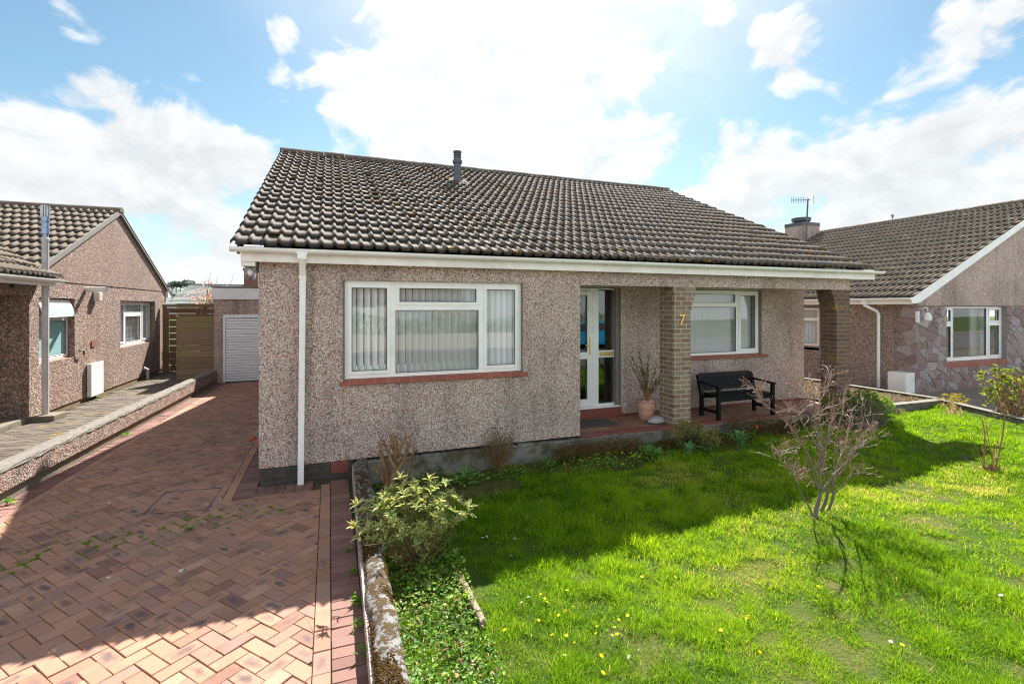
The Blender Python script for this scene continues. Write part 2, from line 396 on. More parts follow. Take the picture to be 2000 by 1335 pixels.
def npmesh(name, V, Fq, mat, parent=None, base=None, attrs=None, smooth=False, uv=None):
    me = bpy.data.meshes.new(name); V = np.ascontiguousarray(V, np.float32); Fq = np.ascontiguousarray(Fq, np.int32)
    m, k = Fq.shape
    me.vertices.add(len(V)); me.vertices.foreach_set('co', V.ravel())
    me.loops.add(m * k); me.loops.foreach_set('vertex_index', Fq.ravel())
    me.polygons.add(m); me.polygons.foreach_set('loop_start', np.arange(0, m * k, k, dtype=np.int32))
    if smooth: me.polygons.foreach_set('use_smooth', np.ones(m, bool))
    me.update(calc_edges=True)
    for a, (dom, val) in (attrs or {}).items():
        at_ = me.attributes.new(a, 'FLOAT', dom); at_.data.foreach_set('value', np.ascontiguousarray(val, np.float32))
    if uv is not None:
        l = me.uv_layers.new(name='local'); l.data.foreach_set('uv', np.ascontiguousarray(uv, np.float32).ravel())
    return link(name, me, mat, parent, base)
class NB:                                  # quads with a per-vertex tint
    def __init__(s): s.V = []; s.F = []; s.t = []; s.n = 0
    def add(s, V, Fq, tint):
        s.V.append(V); s.F.append(Fq + s.n); s.n += len(V)
        s.t.append(np.full(len(V), tint) if np.isscalar(tint) else tint)
    def tube(s, pts, rad, sides=5, tint=0.):
        V, Fq = tube_np(pts, rad, sides); s.add(V, Fq, tint)
    def build(s, name, mat, parent=None, base=None, smooth=True):
        return npmesh(name, np.concatenate(s.V), np.concatenate(s.F), mat, parent, base, {'tint': ('POINT', np.concatenate(s.t))}, smooth)
def norm(a): return a / np.maximum(np.linalg.norm(a, axis=-1, keepdims=True), 1e-9)
LEAF_V = np.array([(0, 0, 0), (-.5, .5, .12), (0, 1, -.08), (.5, .5, .12), (0, .5, 0)], float)
LEAF_F = np.array([(0, 4, 2, 1), (0, 3, 2, 4)])
LEAF_E = np.array([.3, 1, .9, 1, 0.])
def leaves(P, D, N, L, W, tint, name, mat, parent=None, base=None, stuff=False):
    """one mesh of folded leaves: P points, D directions, N rough up vectors, L lengths, W widths"""
    m = len(P); D = norm(D); X = norm(np.cross(D, N)); Z = np.cross(X, D)
    L = np.broadcast_to(L, (m,)); W = np.broadcast_to(W, (m,)); tint = np.broadcast_to(tint, (m,))
    V = (P[:, None] + LEAF_V[None, :, 0, None] * (W[:, None] * X)[:, None] + LEAF_V[None, :, 1, None] * (L[:, None] * D)[:, None]
         + LEAF_V[None, :, 2, None] * (L[:, None] * Z)[:, None]).reshape(-1, 3)
    Fq = (LEAF_F[None] + 5 * np.arange(m)[:, None, None]).reshape(-1, 4)
    o = npmesh(name, V, Fq, mat, parent, base, {'tint': ('POINT', np.repeat(tint, 5)), 'edge': ('POINT', np.tile(LEAF_E, m))}, True)
    if stuff: o['kind'] = 'stuff'
    return o
def field(seed, scale):                     # smooth random field on the ground, values about 0..1
    g = np.random.default_rng(seed); K = 14
    k = g.normal(0, 1, (K, 2)) / scale; ph = g.uniform(0, 6.28, K)
    return lambda x, y: .5 + .5 * np.tanh(sum(np.sin(k[i, 0] * x + k[i, 1] * y + ph[i]) for i in range(K)) / math.sqrt(K) * 1.3)
def blobs(P, S, tint, name, mat, parent, squash=.6):
    """small lumpy cushions (moss)"""
    bm = bmesh.new(); bmesh.ops.create_icosphere(bm, subdivisions=1, radius=1)
    tv = np.array([v.co for v in bm.verts]); tf = np.array([[v.index for v in f.verts] for f in bm.faces]); bm.free()
    m = len(P); n = len(tv); jit = rng.normal(1, .22, (m, n, 1))
    V = P[:, None] + tv[None] * jit * S[:, None, :]
    Fq = (tf[None] + n * np.arange(m)[:, None, None]).reshape(-1, 3)
    return npmesh(name, V.reshape(-1, 3), Fq, mat, parent, None, {'tint': ('POINT', np.repeat(tint, n))}, True)

# ------------------------------------------------------------------ daylight
SUN = Vector((.405, .845, 1.0)).normalized()
SUN_EL = math.asin(SUN.z); SUN_ROT = math.atan2(SUN.x, SUN.y)
sun_d = bpy.data.lights.new('sun', 'SUN'); sun_d.energy = 5.0; sun_d.angle = R(.5); sun_d.color = (1, .955, .88)
sun = bpy.data.objects.new('sun', sun_d); col.objects.link(sun); sun.rotation_euler = SUN.to_track_quat('Z', 'Y').to_euler()
world = bpy.data.worlds.new('World'); scene.world = world; world.use_nodes = True
class WT(NT):
    def __init__(s, w):
        s.t = w.node_tree; s.t.nodes.clear(); s.out = s.t.nodes.new('ShaderNodeOutputWorld')
w = WT(world)
d = w.n('VectorMath', {0: w.n('TexCoord').outputs['Generated']}, operation='NORMALIZE').outputs[0]
sky = w.n('TexSky', sky_type='NISHITA', sun_disc=False, sun_elevation=SUN_EL, sun_rotation=SUN_ROT, air_density=1.0, dust_density=.6, ozone_density=1.6).outputs[0]
# cloud banks: direction, angular size, weight
CL = [(760,200,120,.9),(900,130,150,.9),(860,290,170,.95),(1000,230,190,1.0),(1060,60,130,.9),(1190,130,110,.75),(1280,115,70,.55),(1330,165,40,.4),
      (1255,275,85,.8),(1150,250,90,.6),(690,230,60,.7),(1000,350,260,.8),(1000,-40,170,1.1),
      (225,215,62,.75),(60,240,90,.7),(190,320,130,.9),(340,350,140,.9),(90,400,170,.85),(450,340,90,.8),(430,450,170,.75),(200,500,220,.6),(20,300,80,.6),
      (555,70,30,.5),(375,195,42,.5),(330,172,24,.45),(590,200,60,.35),(540,260,70,.35),
      (1545,118,80,.72),(1490,100,40,.5),(1845,275,80,.95),(1940,260,110,.9),(1800,350,140,.85),(1640,380,120,.8),(1460,390,130,.8),(1960,350,150,.8),(1340,400,120,.6),(1660,275,80,.55),
      (1760,150,80,.6),(1860,105,90,.65),(1960,75,90,.6),(1660,155,60,.5),(1390,25,45,.35),(1580,30,40,.3),(1700,70,50,.3),(1760,195,70,.45),(1980,430,200,.7)]
SKYC = (.86, 1.03, .95); CLOUD = .388
dens = None
for (u, v, r_, wt) in CL:
    c = Vector(ray(u, v)).normalized()
    ang = r_ / F * (c.x * sa + c.y * ca)       # px -> radians there
    dp = w.n('VectorMath', {0: d, 1: tuple(c)}, operation='DOT_PRODUCT').outputs['Value']
    b = w.n('MapRange', {'Value': dp, 'From Min': math.cos(ang * 1.5), 'From Max': 1.0, 'To Min': 0., 'To Max': wt}).outputs['Result']
    dens = b if dens is None else w.math('MAXIMUM', dens, b)
def wn(scale, detail, rough, vec): return w.n('TexNoise', {'Vector': vec, 'Scale': scale, 'Detail': detail, 'Roughness': rough, 'Distortion': .35}).outputs['Fac']
stretch = w.n('Mapping', {'Vector': d, 'Scale': (1, 1, 1.5)}).outputs[0]
n1 = wn(7.5, 11, .56, stretch)
off = w.n('VectorMath', {0: stretch, 1: (SUN.x * .02, SUN.y * .02, .035)}, operation='ADD').outputs[0]
n2 = wn(7.5, 8, .56, off)
wide = w.n('TexNoise', {'Vector': stretch, 'Scale': 2.1, 'Detail': 5, 'Roughness': .5}).outputs['Fac']
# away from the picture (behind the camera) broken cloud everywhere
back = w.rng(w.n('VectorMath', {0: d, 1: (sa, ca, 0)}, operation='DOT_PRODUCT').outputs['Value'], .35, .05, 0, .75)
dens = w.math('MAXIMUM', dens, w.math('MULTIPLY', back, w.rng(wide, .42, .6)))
dn = w.math('ADD', w.math('MULTIPLY', dens, .86), w.math('MULTIPLY', w.math('SUBTRACT', n1, .5), 1.9))
alpha = w.n('MapRange', {'Value': dn, 'From Min': .28, 'From Max': .55}, interpolation_type='SMOOTHSTEP').outputs['Result']
sd = w.n('VectorMath', {0: d, 1: tuple(SUN)}, operation='DOT_PRODUCT').outputs['Value']
near2 = w.math('POWER', w.math('MAXIMUM', w.rng(sd, .70, 1.0, 0, 1), 0.), 1.5)
# thickness in front of the light: where the cloud above is dense the underside is grey
thick = w.rng(w.math('SUBTRACT', n2, n1), -.10, .13, 0, 1)
cb = w.math('ADD', w.math('SUBTRACT', 1.0, w.math('MULTIPLY', thick, .19)), w.math('MULTIPLY', near2, .22))
# unseen clouds behind the camera, brightened to add fill light on shaded house fronts
back_fill = w.rng(w.n('VectorMath', {0: d, 1: (sa, ca, 0)}, operation='DOT_PRODUCT').outputs['Value'], .15, -.35, 0, 1.)
cb = w.math('ADD', cb, w.math('MULTIPLY', back_fill, 1.15))
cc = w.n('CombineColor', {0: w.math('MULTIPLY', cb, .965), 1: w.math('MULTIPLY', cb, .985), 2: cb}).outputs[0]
# veil of thin bright haze round the sun and towards the horizon
veil = w.math('MULTIPLY', w.math('POWER', w.rng(sd, .80, 1., 0, 1), 1.9), 1.25)
up = w.n('SeparateXYZ', {'Vector': d}).outputs[2]
hz = w.math('POWER', w.rng(up, .34, .0, 0, .84), 1.5)
veil = w.math('ADD', w.math('MULTIPLY', hz, .9), veil)
a2 = w.math('MINIMUM', w.math('MAXIMUM', w.math('MULTIPLY', alpha, .96), veil), 1.)
bg1 = w.n('Background', {'Color': w.mix(1., sky, (SKYC), 'MULTIPLY'), 'Strength': .057}).outputs[0]
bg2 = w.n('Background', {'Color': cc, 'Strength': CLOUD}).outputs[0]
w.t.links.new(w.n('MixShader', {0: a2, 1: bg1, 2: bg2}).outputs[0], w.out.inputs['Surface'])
scene.view_settings.view_transform = 'Standard'; scene.view_settings.look = 'None'
scene.view_settings.exposure = 1.45; scene.view_settings.gamma = 1
scene.cycles.use_denoising = True; scene.cycles.denoising_input_passes = 'RGB_ALBEDO_NORMAL'; scene.cycles.denoising_prefilter = 'NONE'; scene.cycles.adaptive_threshold = .005
scene.cycles.pixel_filter_type = 'BLACKMAN_HARRIS'; scene.cycles.filter_width = 1.15
try: scene.cycles.denoiser = 'OPENIMAGEDENOISE'
except Exception: pass
scene.cycles.max_bounces = 8; scene.cycles.transparent_max_bounces = 16
scene.cycles.sample_clamp_indirect = 3; scene.cycles.caustics_reflective = False; scene.cycles.caustics_refractive = False

# ------------------------------------------------------------------ pieces used by every house
def tile_field(O, U, V, N, width, nrow, gauge, pitch, name, mat, parent, roll=.036, urange=None, seed=1, thick=.026):
    """courses of rolled concrete tiles; O eave corner, U along the eave, V up the slope"""
    O, U, V, N = map(lambda a: np.array(a, float), (O, U, V, N)); g = np.random.default_rng(seed)
    prof = np.array([(0, .0), (.06, .10), (.14, .62), (.25, 1.), (.36, .62), (.44, .10), (.5, 0), (.98, 0)])
    vs, fs, tint, edg = [], [], [], []; n = 0
    for i in range(nrow):
        v0 = i * gauge; a, b = (0, width) if urange is None else urange(v0)
        k0, k1 = int(math.floor(a / pitch + .01)), int(math.ceil(b / pitch - .01))
        for k in range(k0, k1, 2):                    # a tile carries two rolls
            dz, dv, du = g.normal(0, .0035), g.normal(0, .006), g.normal(0, .002); tn = np.clip(g.normal(.4, .3), 0, 1); tw = g.normal(0, .003)
            pr_ = np.concatenate([prof, prof + [1, 0]]); u = (k + pr_[:, 0]) * pitch + du
            h = pr_[:, 1] * roll
            tl = np.linspace(-1, 1, len(u)) * tw
            rows = []
            for (vv, hh) in ((v0 + dv, dz + .004), (v0 + dv, dz + thick), (v0 + gauge * .5, dz + thick * .62), (v0 + gauge + .03, .001)):
                rows.append(O + np.outer(u, U) + V * vv + np.outer(h + hh + tl, N))
            P = np.concatenate(rows); m = len(u); vs.append(P)
            i0 = np.arange(m - 1)
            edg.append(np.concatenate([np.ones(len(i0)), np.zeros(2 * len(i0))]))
            for r_ in range(3): fs.append(np.stack([n + r_ * m + i0, n + r_ * m + i0 + 1, n + (r_ + 1) * m + i0 + 1, n + (r_ + 1) * m + i0], 1))
            tint.append(np.full(len(P), tn)); n += len(P)
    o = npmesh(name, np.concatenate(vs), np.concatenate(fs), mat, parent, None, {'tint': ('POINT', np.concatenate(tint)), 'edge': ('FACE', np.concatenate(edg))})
    return o
def half_round(p0, p1, rad, drop, parent, name, mat, seglen=.45, squash=.75):
    """overlapping half-round ridge tiles"""
    p0, p1 = np.array(p0, float), np.array(p1, float); L = np.linalg.norm(p1 - p0); D = (p1 - p0) / L
    S = np.array([-D[1], D[0], 0]); n = max(1, round(L / seglen)); b = MB()
    for i in range(n):
        a0, a1 = p0 + D * (i * L / n), p0 + D * ((i + 1) * L / n - .012)
        r = rad * (1 + random.uniform(-.03, .04)); dz = random.uniform(-.006, .006)
        ring = lambda c, rr: [c + S * (rr * math.cos(t_)) + np.array([0, 0, rr * squash * math.sin(t_) + dz]) for t_ in np.linspace(-.25, math.pi + .25, 11)]
        A, B = ring(a0, r), ring(a1, r); m = len(A)
        b.add(A + B, [(k, k + 1, m + k + 1, m + k) for k in range(m - 1)] + [tuple(range(m)), tuple(range(m, 2 * m))[::-1]])
    return b.build(name, mat, parent)
def frame(O, a, b, c):
    O, a, b, c = map(lambda q: np.array(q, float), (O, a, b, c))
    return lambda x, y, z: tuple(O + a * x + c * y + b * z)        # local x along, y outwards, z up
def window(parent, fr, W, H, lights, depth=.07, blind=None, sill=None, label=None, pitch=.089, bar=.05, glass='window_glass', pane_gap=None, sill_mat='sill_tile', tilt=.25):
    """lights: (x0,x1,z0,z1,opening) glass openings inside the frame"""
    f = MB()
    xs = sorted({0, W} | {q for l in lights for q in l[:2]}); zs = sorted({0, H} | {q for l in lights for q in l[2:4]})
    for i in range(len(xs) - 1):
        run = None
        for j in range(len(zs) - 1):
            cx_, cz_ = (xs[i] + xs[i + 1]) / 2, (zs[j] + zs[j + 1]) / 2
            hole = any(l[0] < cx_ < l[1] and l[2] < cz_ < l[3] for l in lights)
            if not hole:
                run = [zs[j], zs[j + 1]] if run is None else [run[0], zs[j + 1]]
            if (hole or j == len(zs) - 2) and run:
                f.box(xs[i], xs[i + 1], -depth, 0, run[0], run[1], fr); run = None
    o = f.build('window', 'upvc', parent)
    if label: o['label'] = label
    s = MB()
    for (x0, x1, z0, z1, op) in lights:           # sash rim, proud of the frame, plus a glazing bead
        e = .042 if op else .012; pz = .014 if op else .006
        for (p, q, r_, t_) in ((x0 - e, x1 + e, z1, z1 + e), (x0 - e, x1 + e, z0 - e, z0), (x0 - e, x0, z0, z1), (x1, x1 + e, z0, z1)):
            s.box(p, q, .0015, pz, r_, t_, fr)
    s.build('sash', 'upvc', o, bevel=.004)
    gk = MB(); p = MB()
    for (x0, x1, z0, z1, op) in lights:
        t_ = .007
        for (a_, b_, c_, d_) in ((x0, x1, z1 - t_, z1), (x0, x1, z0, z0 + t_), (x0, x0 + t_, z0 + t_, z1 - t_), (x1 - t_, x1, z0 + t_, z1 - t_)):
            gk.box(a_, b_, -.014, -.004, c_, d_, fr)
        p.add([fr(x0, -.018, z0), fr(x1, -.018, z0), fr(x1, -.018, z1), fr(x0, -.018, z1)], [(0, 1, 2, 3)])
    gk.build('gasket', 'dark_metal', o); p.build('pane', glass, o)
    if blind:
        bl = MB(); n = int((W + .10) / pitch)
        for i in range(n):
            x = -.03 + i * pitch; h = pitch * .475; tl = tilt + random.uniform(-.05, .05); dx, dy = h * math.cos(tl), h * math.sin(tl)
            q = [(x + pitch / 2 - dx, -.12 - dy), (x + pitch / 2 + dx, -.12 + dy)]
            bow = .008
            bl.add([fr(q[0][0], q[0][1], -.02), fr(x + pitch / 2, -.12 + bow, -.02), fr(q[1][0], q[1][1], -.02), fr(q[0][0], q[0][1], H), fr(x + pitch / 2, -.12 + bow, H), fr(q[1][0], q[1][1], H)], [(0, 1, 4, 3), (1, 2, 5, 4)])
        bl.build('vertical_blind', 'blind_fabric' if blind is True else blind, o)
    if sill:
        x0, x1, z, th, out = sill; b = MB()
        b.add([fr(x0, -.01, z), fr(x1, -.01, z), fr(x1, out, z - .035), fr(x0, out, z - .035), fr(x0, -.01, z - th), fr(x1, -.01, z - th), fr(x1, out, z - th - .012), fr(x0, out, z - th - .012)],
              [(0, 1, 2, 3), (4, 7, 6, 5), (0, 4, 5, 1), (3, 2, 6, 7), (0, 3, 7, 4), (1, 5, 6, 2)])
        b.build('sill', sill_mat, o, bevel=.006)
    return o
def wall_with_holes(b, fr, W, zb, zt, holes, th):
    """a wall panel of thickness th behind the plane y=0 of the frame, with rectangular openings"""
    xs = sorted({0, W} | {q for h in holes for q in h[:2]}); zs = sorted({zb, zt} | {q for h in holes for q in h[2:4]})
    for i in range(len(xs) - 1):
        run = None
        for j in range(len(zs) - 1):
            cx_, cz_ = (xs[i] + xs[i + 1]) / 2, (zs[j] + zs[j + 1]) / 2
            hole = any(h[0] < cx_ < h[1] and h[2] < cz_ < h[3] for h in holes)
            if not hole: run = [zs[j], zs[j + 1]] if run is None else [run[0], zs[j + 1]]
            if (hole or j == len(zs) - 2) and run: b.box(xs[i], xs[i + 1], -th, 0, run[0], run[1], fr); run = None
def gutter(parent, p0, p1, out, rad=.056, brackets=(), name='gutter', mat='upvc'):
    """half-round gutter with rim, end stops, brackets and unions"""
    p0, p1, out = np.array(p0, float), np.array(p1, float), np.array(out, float); D = norm(p1 - p0); b = MB()
    def sweep(a, c, ro, ri, z1=0.):
        th = np.linspace(math.pi, 2 * math.pi, 9)
        sec = [out * (ro * math.cos(t_)) + np.array([0, 0, ro * math.sin(t_) * .95 + z1]) for t_ in th] + [out * (ri * math.cos(t_)) + np.array([0, 0, ri * math.sin(t_) * .95 + z1]) for t_ in th[::-1]]
        b.prism(sec, a, c)
    sweep(p0, p1, rad, rad - .006)
    for p, s_ in ((p0, -1), (p1, 1)):
        th = np.linspace(math.pi, 2 * math.pi, 9)
        b.prism([out * ((rad + .004) * math.cos(t_)) + np.array([0, 0, (rad + .004) * math.sin(t_) * .95 + .004]) for t_ in th], p - D * .012 * (s_ < 0), p + D * .012 * (s_ > 0))
    o = b.build(name, mat, parent)
    for (t_, wd) in brackets: b = MB(); sweep(p0 + D * (t_ - wd / 2), p0 + D * (t_ + wd / 2), rad + .008, rad + .0005); b.build('bracket', mat, o)
    return o
# ================================================================== the bungalow in the middle
XL, XR, YF, YB, XJ, YRc = -.7775, 9.213, 6.4, 17.7, 3.4686, 7.35
H = thing('bungalow', 'pebbledash bungalow with a dark tiled roof and recessed brick-pillared porch, number 7', 'bungalow', (4.2, 6.4, -.1), 'bungalows along the street')
fF = frame((0, YF, 0), (1, 0, 0), (0, 0, 1), (0, -1, 0))           # front plane: x, y towards the street, z
fR = frame((0, YRc, 0), (1, 0, 0), (0, 0, 1), (0, -1, 0))          # back wall of the porch
b = MB()
WX0, WX1, WZ0, WZ1 = .153, 2.5585, 1.075, 2.338
fw = lambda x, y, z: fF(x + XL, y, z)
wall_with_holes(b, fw, XJ - XL, .103, 2.56, [(WX0 - XL, WX1 - XL, WZ0, WZ1)], .25)
b.box(XJ, XR, YF, YF + .3, 2.325, 2.56)                            # lintel over the porch
b.box(XJ - .12, XJ, YF + .25, YRc + .2, .103, 2.56)                # porch cheek
wall_with_holes(b, lambda x, y, z: fR(x + XJ, y, z), XR - XJ, .103, 2.36, [(0.001, 4.79 - XJ, .2, 2.34), (5.72 - XJ, 8.06 - XJ, 1.06, 2.33)], .22)
b.box(XL, XL + .25, YF + .25, YB, .06, 2.56)
b.box(XR - .25, XR, YRc + .22, YB, .0, 2.56)
b.box(XL + .25, XR - .25, YB - .25, YB, .0, 2.56)
RZ0, RY0, RS = 2.6957, 6.1369, .47065                               # eave line and pitch
YRg = 12.0475; ZRg = 5.4772
for x0, x1 in ((XL, XL + .25), (XR - .25, XR)):                      # gables
    b.prism([(0, YF + .02, 2.56), (0, YB, 2.56), (0, YRg, ZRg - .26)], (x0, 0, 0), (x1, 0, 0))
b.build('wall', 'pebbledash', H)
MB().box(XJ + .002, XR - .255, YF + .3, YRc - .001, 2.345, 2.37).build('porch_ceiling', 'white_paint', H)
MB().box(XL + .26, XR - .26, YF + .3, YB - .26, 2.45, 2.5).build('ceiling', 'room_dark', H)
# plinths
MB().box(XL + .012, .28, YF + .018, YF + .25, -.35, .1025).box(XL + .012, XL + .25, YF + .25, YB, -.35, .06).build('brick_plinth', 'plinth_brick', H)
vb = MB()
for i in range(7): vb.box(.02, .215, YF + .004, YF + .03, -.045 + i * .0185, -.034 + i * .0185)
vb.box(.015, .22, YF + .012, YF + .035, -.05, .09).build('air_brick', 'vent_red', H)
pl = MB()
pl.box(.30, 9.35, YF - .055, YF + .20, -.55, .06)
for i in range(34):                                                 # uneven top of the concrete plinth
    x = .30 + i * .27; pl.box(x + .003, x + .267, YF - .058 - random.random() * .012, YF + .19, .04, .066 + random.random() * .018)
pl.build('concrete_plinth', 'garden_plinth', H, bevel=.01)
# porch floor
MB().box(XJ, 9.24, YF + .16, YRc, -.2, .1).build('porch_floor', 'porch_tile', H)
e = MB(); e.box(XJ + .002, 9.24, YF - .03, YF + .16, .05, .103)
e.box(4.80, 9.2, YRc - .02, YRc + .01, .1005, .135)
e.build('porch_edge', 'porch_red_tile', H, bevel=.006)
MB().box(XJ + .004, 4.788, YRc - .03, YRc + .05, .1005, .262).build('door_step', 'porch_red_tile', H, bevel=.005)
# roof
sl = math.sqrt(1 + RS * RS); Vs = (0, 1 / sl, RS / sl); Ns = (0, -RS / sl, 1 / sl)
RL = (YRg - RY0) * sl
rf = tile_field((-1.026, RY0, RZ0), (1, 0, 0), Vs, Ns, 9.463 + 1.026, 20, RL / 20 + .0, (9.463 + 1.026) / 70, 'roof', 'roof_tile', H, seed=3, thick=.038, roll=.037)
bk = MB()
bk.add([(-1.0, RY0 + .08, RZ0 + .01), (9.44, RY0 + .08, RZ0 + .01), (9.44, YRg, ZRg - .035), (-1.0, YRg, ZRg - .035)], [(0, 1, 2, 3)])
bk.add([(-1.026, YRg, ZRg), (9.463, YRg, ZRg), (9.463, YRg + 5.9, ZRg - 2.78), (-1.026, YRg + 5.9, ZRg - 2.78)], [(0, 1, 2, 3)])
for x in (-.99, 9.40): bk.prism([(0, RY0 + .17, RZ0 + .02), (0, YRg, ZRg - .045), (0, YRg, ZRg - .2), (0, RY0 + .17, RZ0 - .09)], (x, 0, 0), (x + .03, 0, 0))
for x in (-.99, 9.40): bk.prism([(0, YRg + 5.88, ZRg - 2.79), (0, YRg, ZRg - .005), (0, YRg, ZRg - .2), (0, YRg + 5.88, ZRg - 2.95)], (x, 0, 0), (x + .03, 0, 0))
bk.build('roof_deck', 'roof_tile', rf)
half_round((-1.03, YRg, ZRg + .0), (9.47, YRg, ZRg + .0), .125, 0, rf, 'ridge_cap', 'roof_tile')
# moss cushions in the pans, thicker towards the eave and the middle
mk = field(5, 1.1); P, S, T = [], [], []
while len(P) < 6500:
    i = int(20 * rng.random() ** 1.7); k = rng.integers(0, 70); v = i * RL / 20 + rng.uniform(.01, .16) * rng.random()
    u = (k + rng.choice([.5, .56, .62, .7, .85, .97]) + rng.normal(0, .03)) * .149
    if rng.random() > .12 + 1.1 * max(0, mk(u, v) - .35) or u < .02 or u > 10.4: continue
    if u < 3 and rng.random() < .6: continue
    fh = .036 * (1 - (v % (RL / 20)) / (RL / 20))
    P.append(np.array((-1.026, RY0, RZ0)) + u * np.array((1, 0, 0)) + v * np.array(Vs) + fh * np.array(Ns))
    q = rng.gamma(2., .006) + .004; S.append((q * rng.uniform(.9, 1.3), q * rng.uniform(1, 1.8), q * rng.uniform(.35, .6))); T.append(np.clip(rng.normal(.4, .25), 0, 1))
mo = blobs(np.array(P), np.array(S), np.array(T), 'moss', 'moss', H); mo['kind'] = 'stuff'
# flue pipe through the tiles
fp = MB(); fc = (2.64, 10.5, 4.70)
fp.lathe([(.11, 0), (.095, .10), (.08, .12), (.08, .46), (.105, .47), (.105, .53), (.08, .545), (.08, .58), (.09, .6), (.075, .63), (.09, .65), (.075, .68), (.092, .70), (.092, .73), (.01, .735)], fc, 20)
fl = fp.build('flue_pipe', 'flue_grey', H, smooth=False)
q = np.array((2.64, 10.5, 4.76))
MB().prism([q + np.array(Vs) * a_ + np.array((1, 0, 0)) * c_ + np.array(Ns) * .03 for a_, c_ in ((-.35, -.2), (-.35, .2), (.24, .22), (.24, -.22))], (0, 0, -.01), (0, 0, .01)).build('flashing', 'soil', fl)
# eaves
YFa = 6.2569
fb = MB(); fb.box(-.944, 9.69, YFa, YFa + .022, 2.52, 2.69); fb.box(-.944, -.80, YFa + .022, YF + .35, 2.47, 2.69); fb.box(9.24, 9.69, YFa + .022, YFa + .35, 2.52, 2.70)
fb.box(-.80, 9.24, YFa + .022, YF + .01, 2.545, 2.56)
fb.build('fascia', 'fascia_white', H, bevel=.003)
g = gutter(H, (-1.03, YFa - .06, 2.672), (9.80, YFa - .06, 2.672), (0, -1, 0), brackets=[(.10, .03), (.6, .05), (.98, .05), (1.9, .03), (3.0, .07)] + [(3.9 + i * .95, .03 if i % 3 else .07) for i in range(7)])
dp = MB()                                                            # square downpipe, leaning back to the wall
ox = -.30
dp.prism([(ox - .075, 0, 0), (ox + .075, 0, 0), (ox + .05, 0, -.045), (ox + .05, 0, -.10), (ox - .05, 0, -.10), (ox - .05, 0, -.045)], (0, YFa - .105, 2.655), (0, YFa - .03, 2.655))
dp.add([(ox + a_, y, z) for (y, z) in ((YFa - .095, 2.56), (YFa - .03, 2.56), (YF - .045, 2.36), (YF - .11, 2.36)) for a_ in (-.036, .036)], [(0, 1, 7, 6), (2, 4, 5, 3), (0, 6, 4, 2), (1, 3, 5, 7)])
for (z0, z1, w_) in ((2.50, 2.56, .043), (2.33, 2.39, .041), (2.15, 2.33, .036)): dp.box(ox - w_, ox + w_, YF - .112 - (w_ - .036), YF - .044 + (w_ - .036), z0, z1)
dn_ = dp.build('downpipe', 'upvc', H, bevel=.006)
dq = MB(); dq.add([(ox + a_ + (dx_), y, z) for (z, dx_, dy_) in ((2.15, 0, 0), (-.10, -.02, -.02)) for y in (YF - .112 + dy_, YF - .046 + dy_) for a_ in (-.034, .034)], [(0, 2, 3, 1), (4, 5, 7, 6), (0, 1, 5, 4), (2, 6, 7, 3), (0, 4, 6, 2), (1, 3, 7, 5)])
dq.build('lower_pipe', 'upvc', dn_, bevel=.006)
# windows
fW = frame((.178, YF + .07, 1.098), (1, 0, 0), (0, 0, 1), (0, -1, 0))
window(H, fW, 2.385, 1.238, [(.082, .518, .092, 1.148, True), (.674, 1.715, .97, 1.15, True), (.625, 1.748, .015 + .03, .862, False), (1.862, 2.284, .092, 1.148, True)],
       blind=True, sill=(-.03 - .03, 2.385 + .06, -.0, .055, .115), label='wide white window with pale vertical blinds beside the porch', tilt=.5)
mbx = MB(); mbx.box(WX0 - .001, .178, YF + .03, YF + .24, WZ0, WZ1).box(WX1 - .004, WX1 + .001, YF + .03, YF + .24, WZ0, WZ1).box(WX0, WX1, YF + .04, YF + .24, 2.3365, 2.345)
mbx.build('window_reveal', 'render_grey', H)
fW2 = frame((5.76, YRc + .07, 1.085), (1, 0, 0), (0, 0, 1), (0, -1, 0))
window(H, fW2, 2.28, 1.235, [(.09, .36, .09, 1.145, True), (.47, 1.675, 1.0, 1.165, False), (.47, 1.70, .045, .92, False), (1.815, 2.19, .10, 1.145, True)],
       blind=True, sill=(-.04, 2.28 + .14, -.0, .055, .12), label='white window with vertical blinds at the back of the porch', tilt=.3)
MB().box(8.041, 8.063, YRc + .04, YRc + .2, 1.06, 2.33).build('window_reveal', 'render_grey', H)
# front door and side light
fD = frame((XJ + .004, YRc + .07, .262), (1, 0, 0), (0, 0, 1), (0, -1, 0))
W_, H_ = 4.775 - XJ - .004, 2.068
DX = [(.125, .685), (.895 + .02, 1.225)]
dl = [(DX[0][0], DX[0][1], .155, .845), (DX[0][0], DX[0][1], .965, 1.945)]
sl_ = [(DX[1][0], DX[1][1], .075, .862), (DX[1][0], DX[1][1], .985, 2.03)]
f = MB(); f.box(0, .05, -.07, 0, 0, H_, fD).box(.785, .865, -.07, 0, 0, H_, fD).box(1.255, W_, -.07, 0, 0, H_, fD).box(.05, .785, -.07, 0, 2.02, H_, fD).box(.865, 1.255, -.07, 0, 2.045, H_, fD)
f.box(.05, .785, -.07, 0, 0, .03, fD).box(.865, 1.255, -.07, 0, 0, .06, fD)
f.box(.865, DX[1][0], -.06, -.006, .06, 2.045, fD).box(DX[1][1], 1.255, -.06, -.006, .06, 2.045, fD).box(DX[1][0], DX[1][1], -.06, -.006, .862, .985, fD)
df = f.build('door_frame', 'upvc', H, bevel=.004)
MB().box(-.002, W_ + .005, 0.001, .075, -.016, .022, fD).build('threshold', 'upvc', df, bevel=.006)
f = MB(); x0, x1, z0, z1 = .055, .78, .035, 2.015
f.box(x0, dl[0][0], -.062, .006, z0, z1, fD).box(dl[0][1], x1, -.062, .006, z0, z1, fD)
for a_, c_ in ((z0, .155), (.845, .965), (1.945, z1)): f.box(dl[0][0], dl[0][1], -.062, .006, a_, c_, fD)
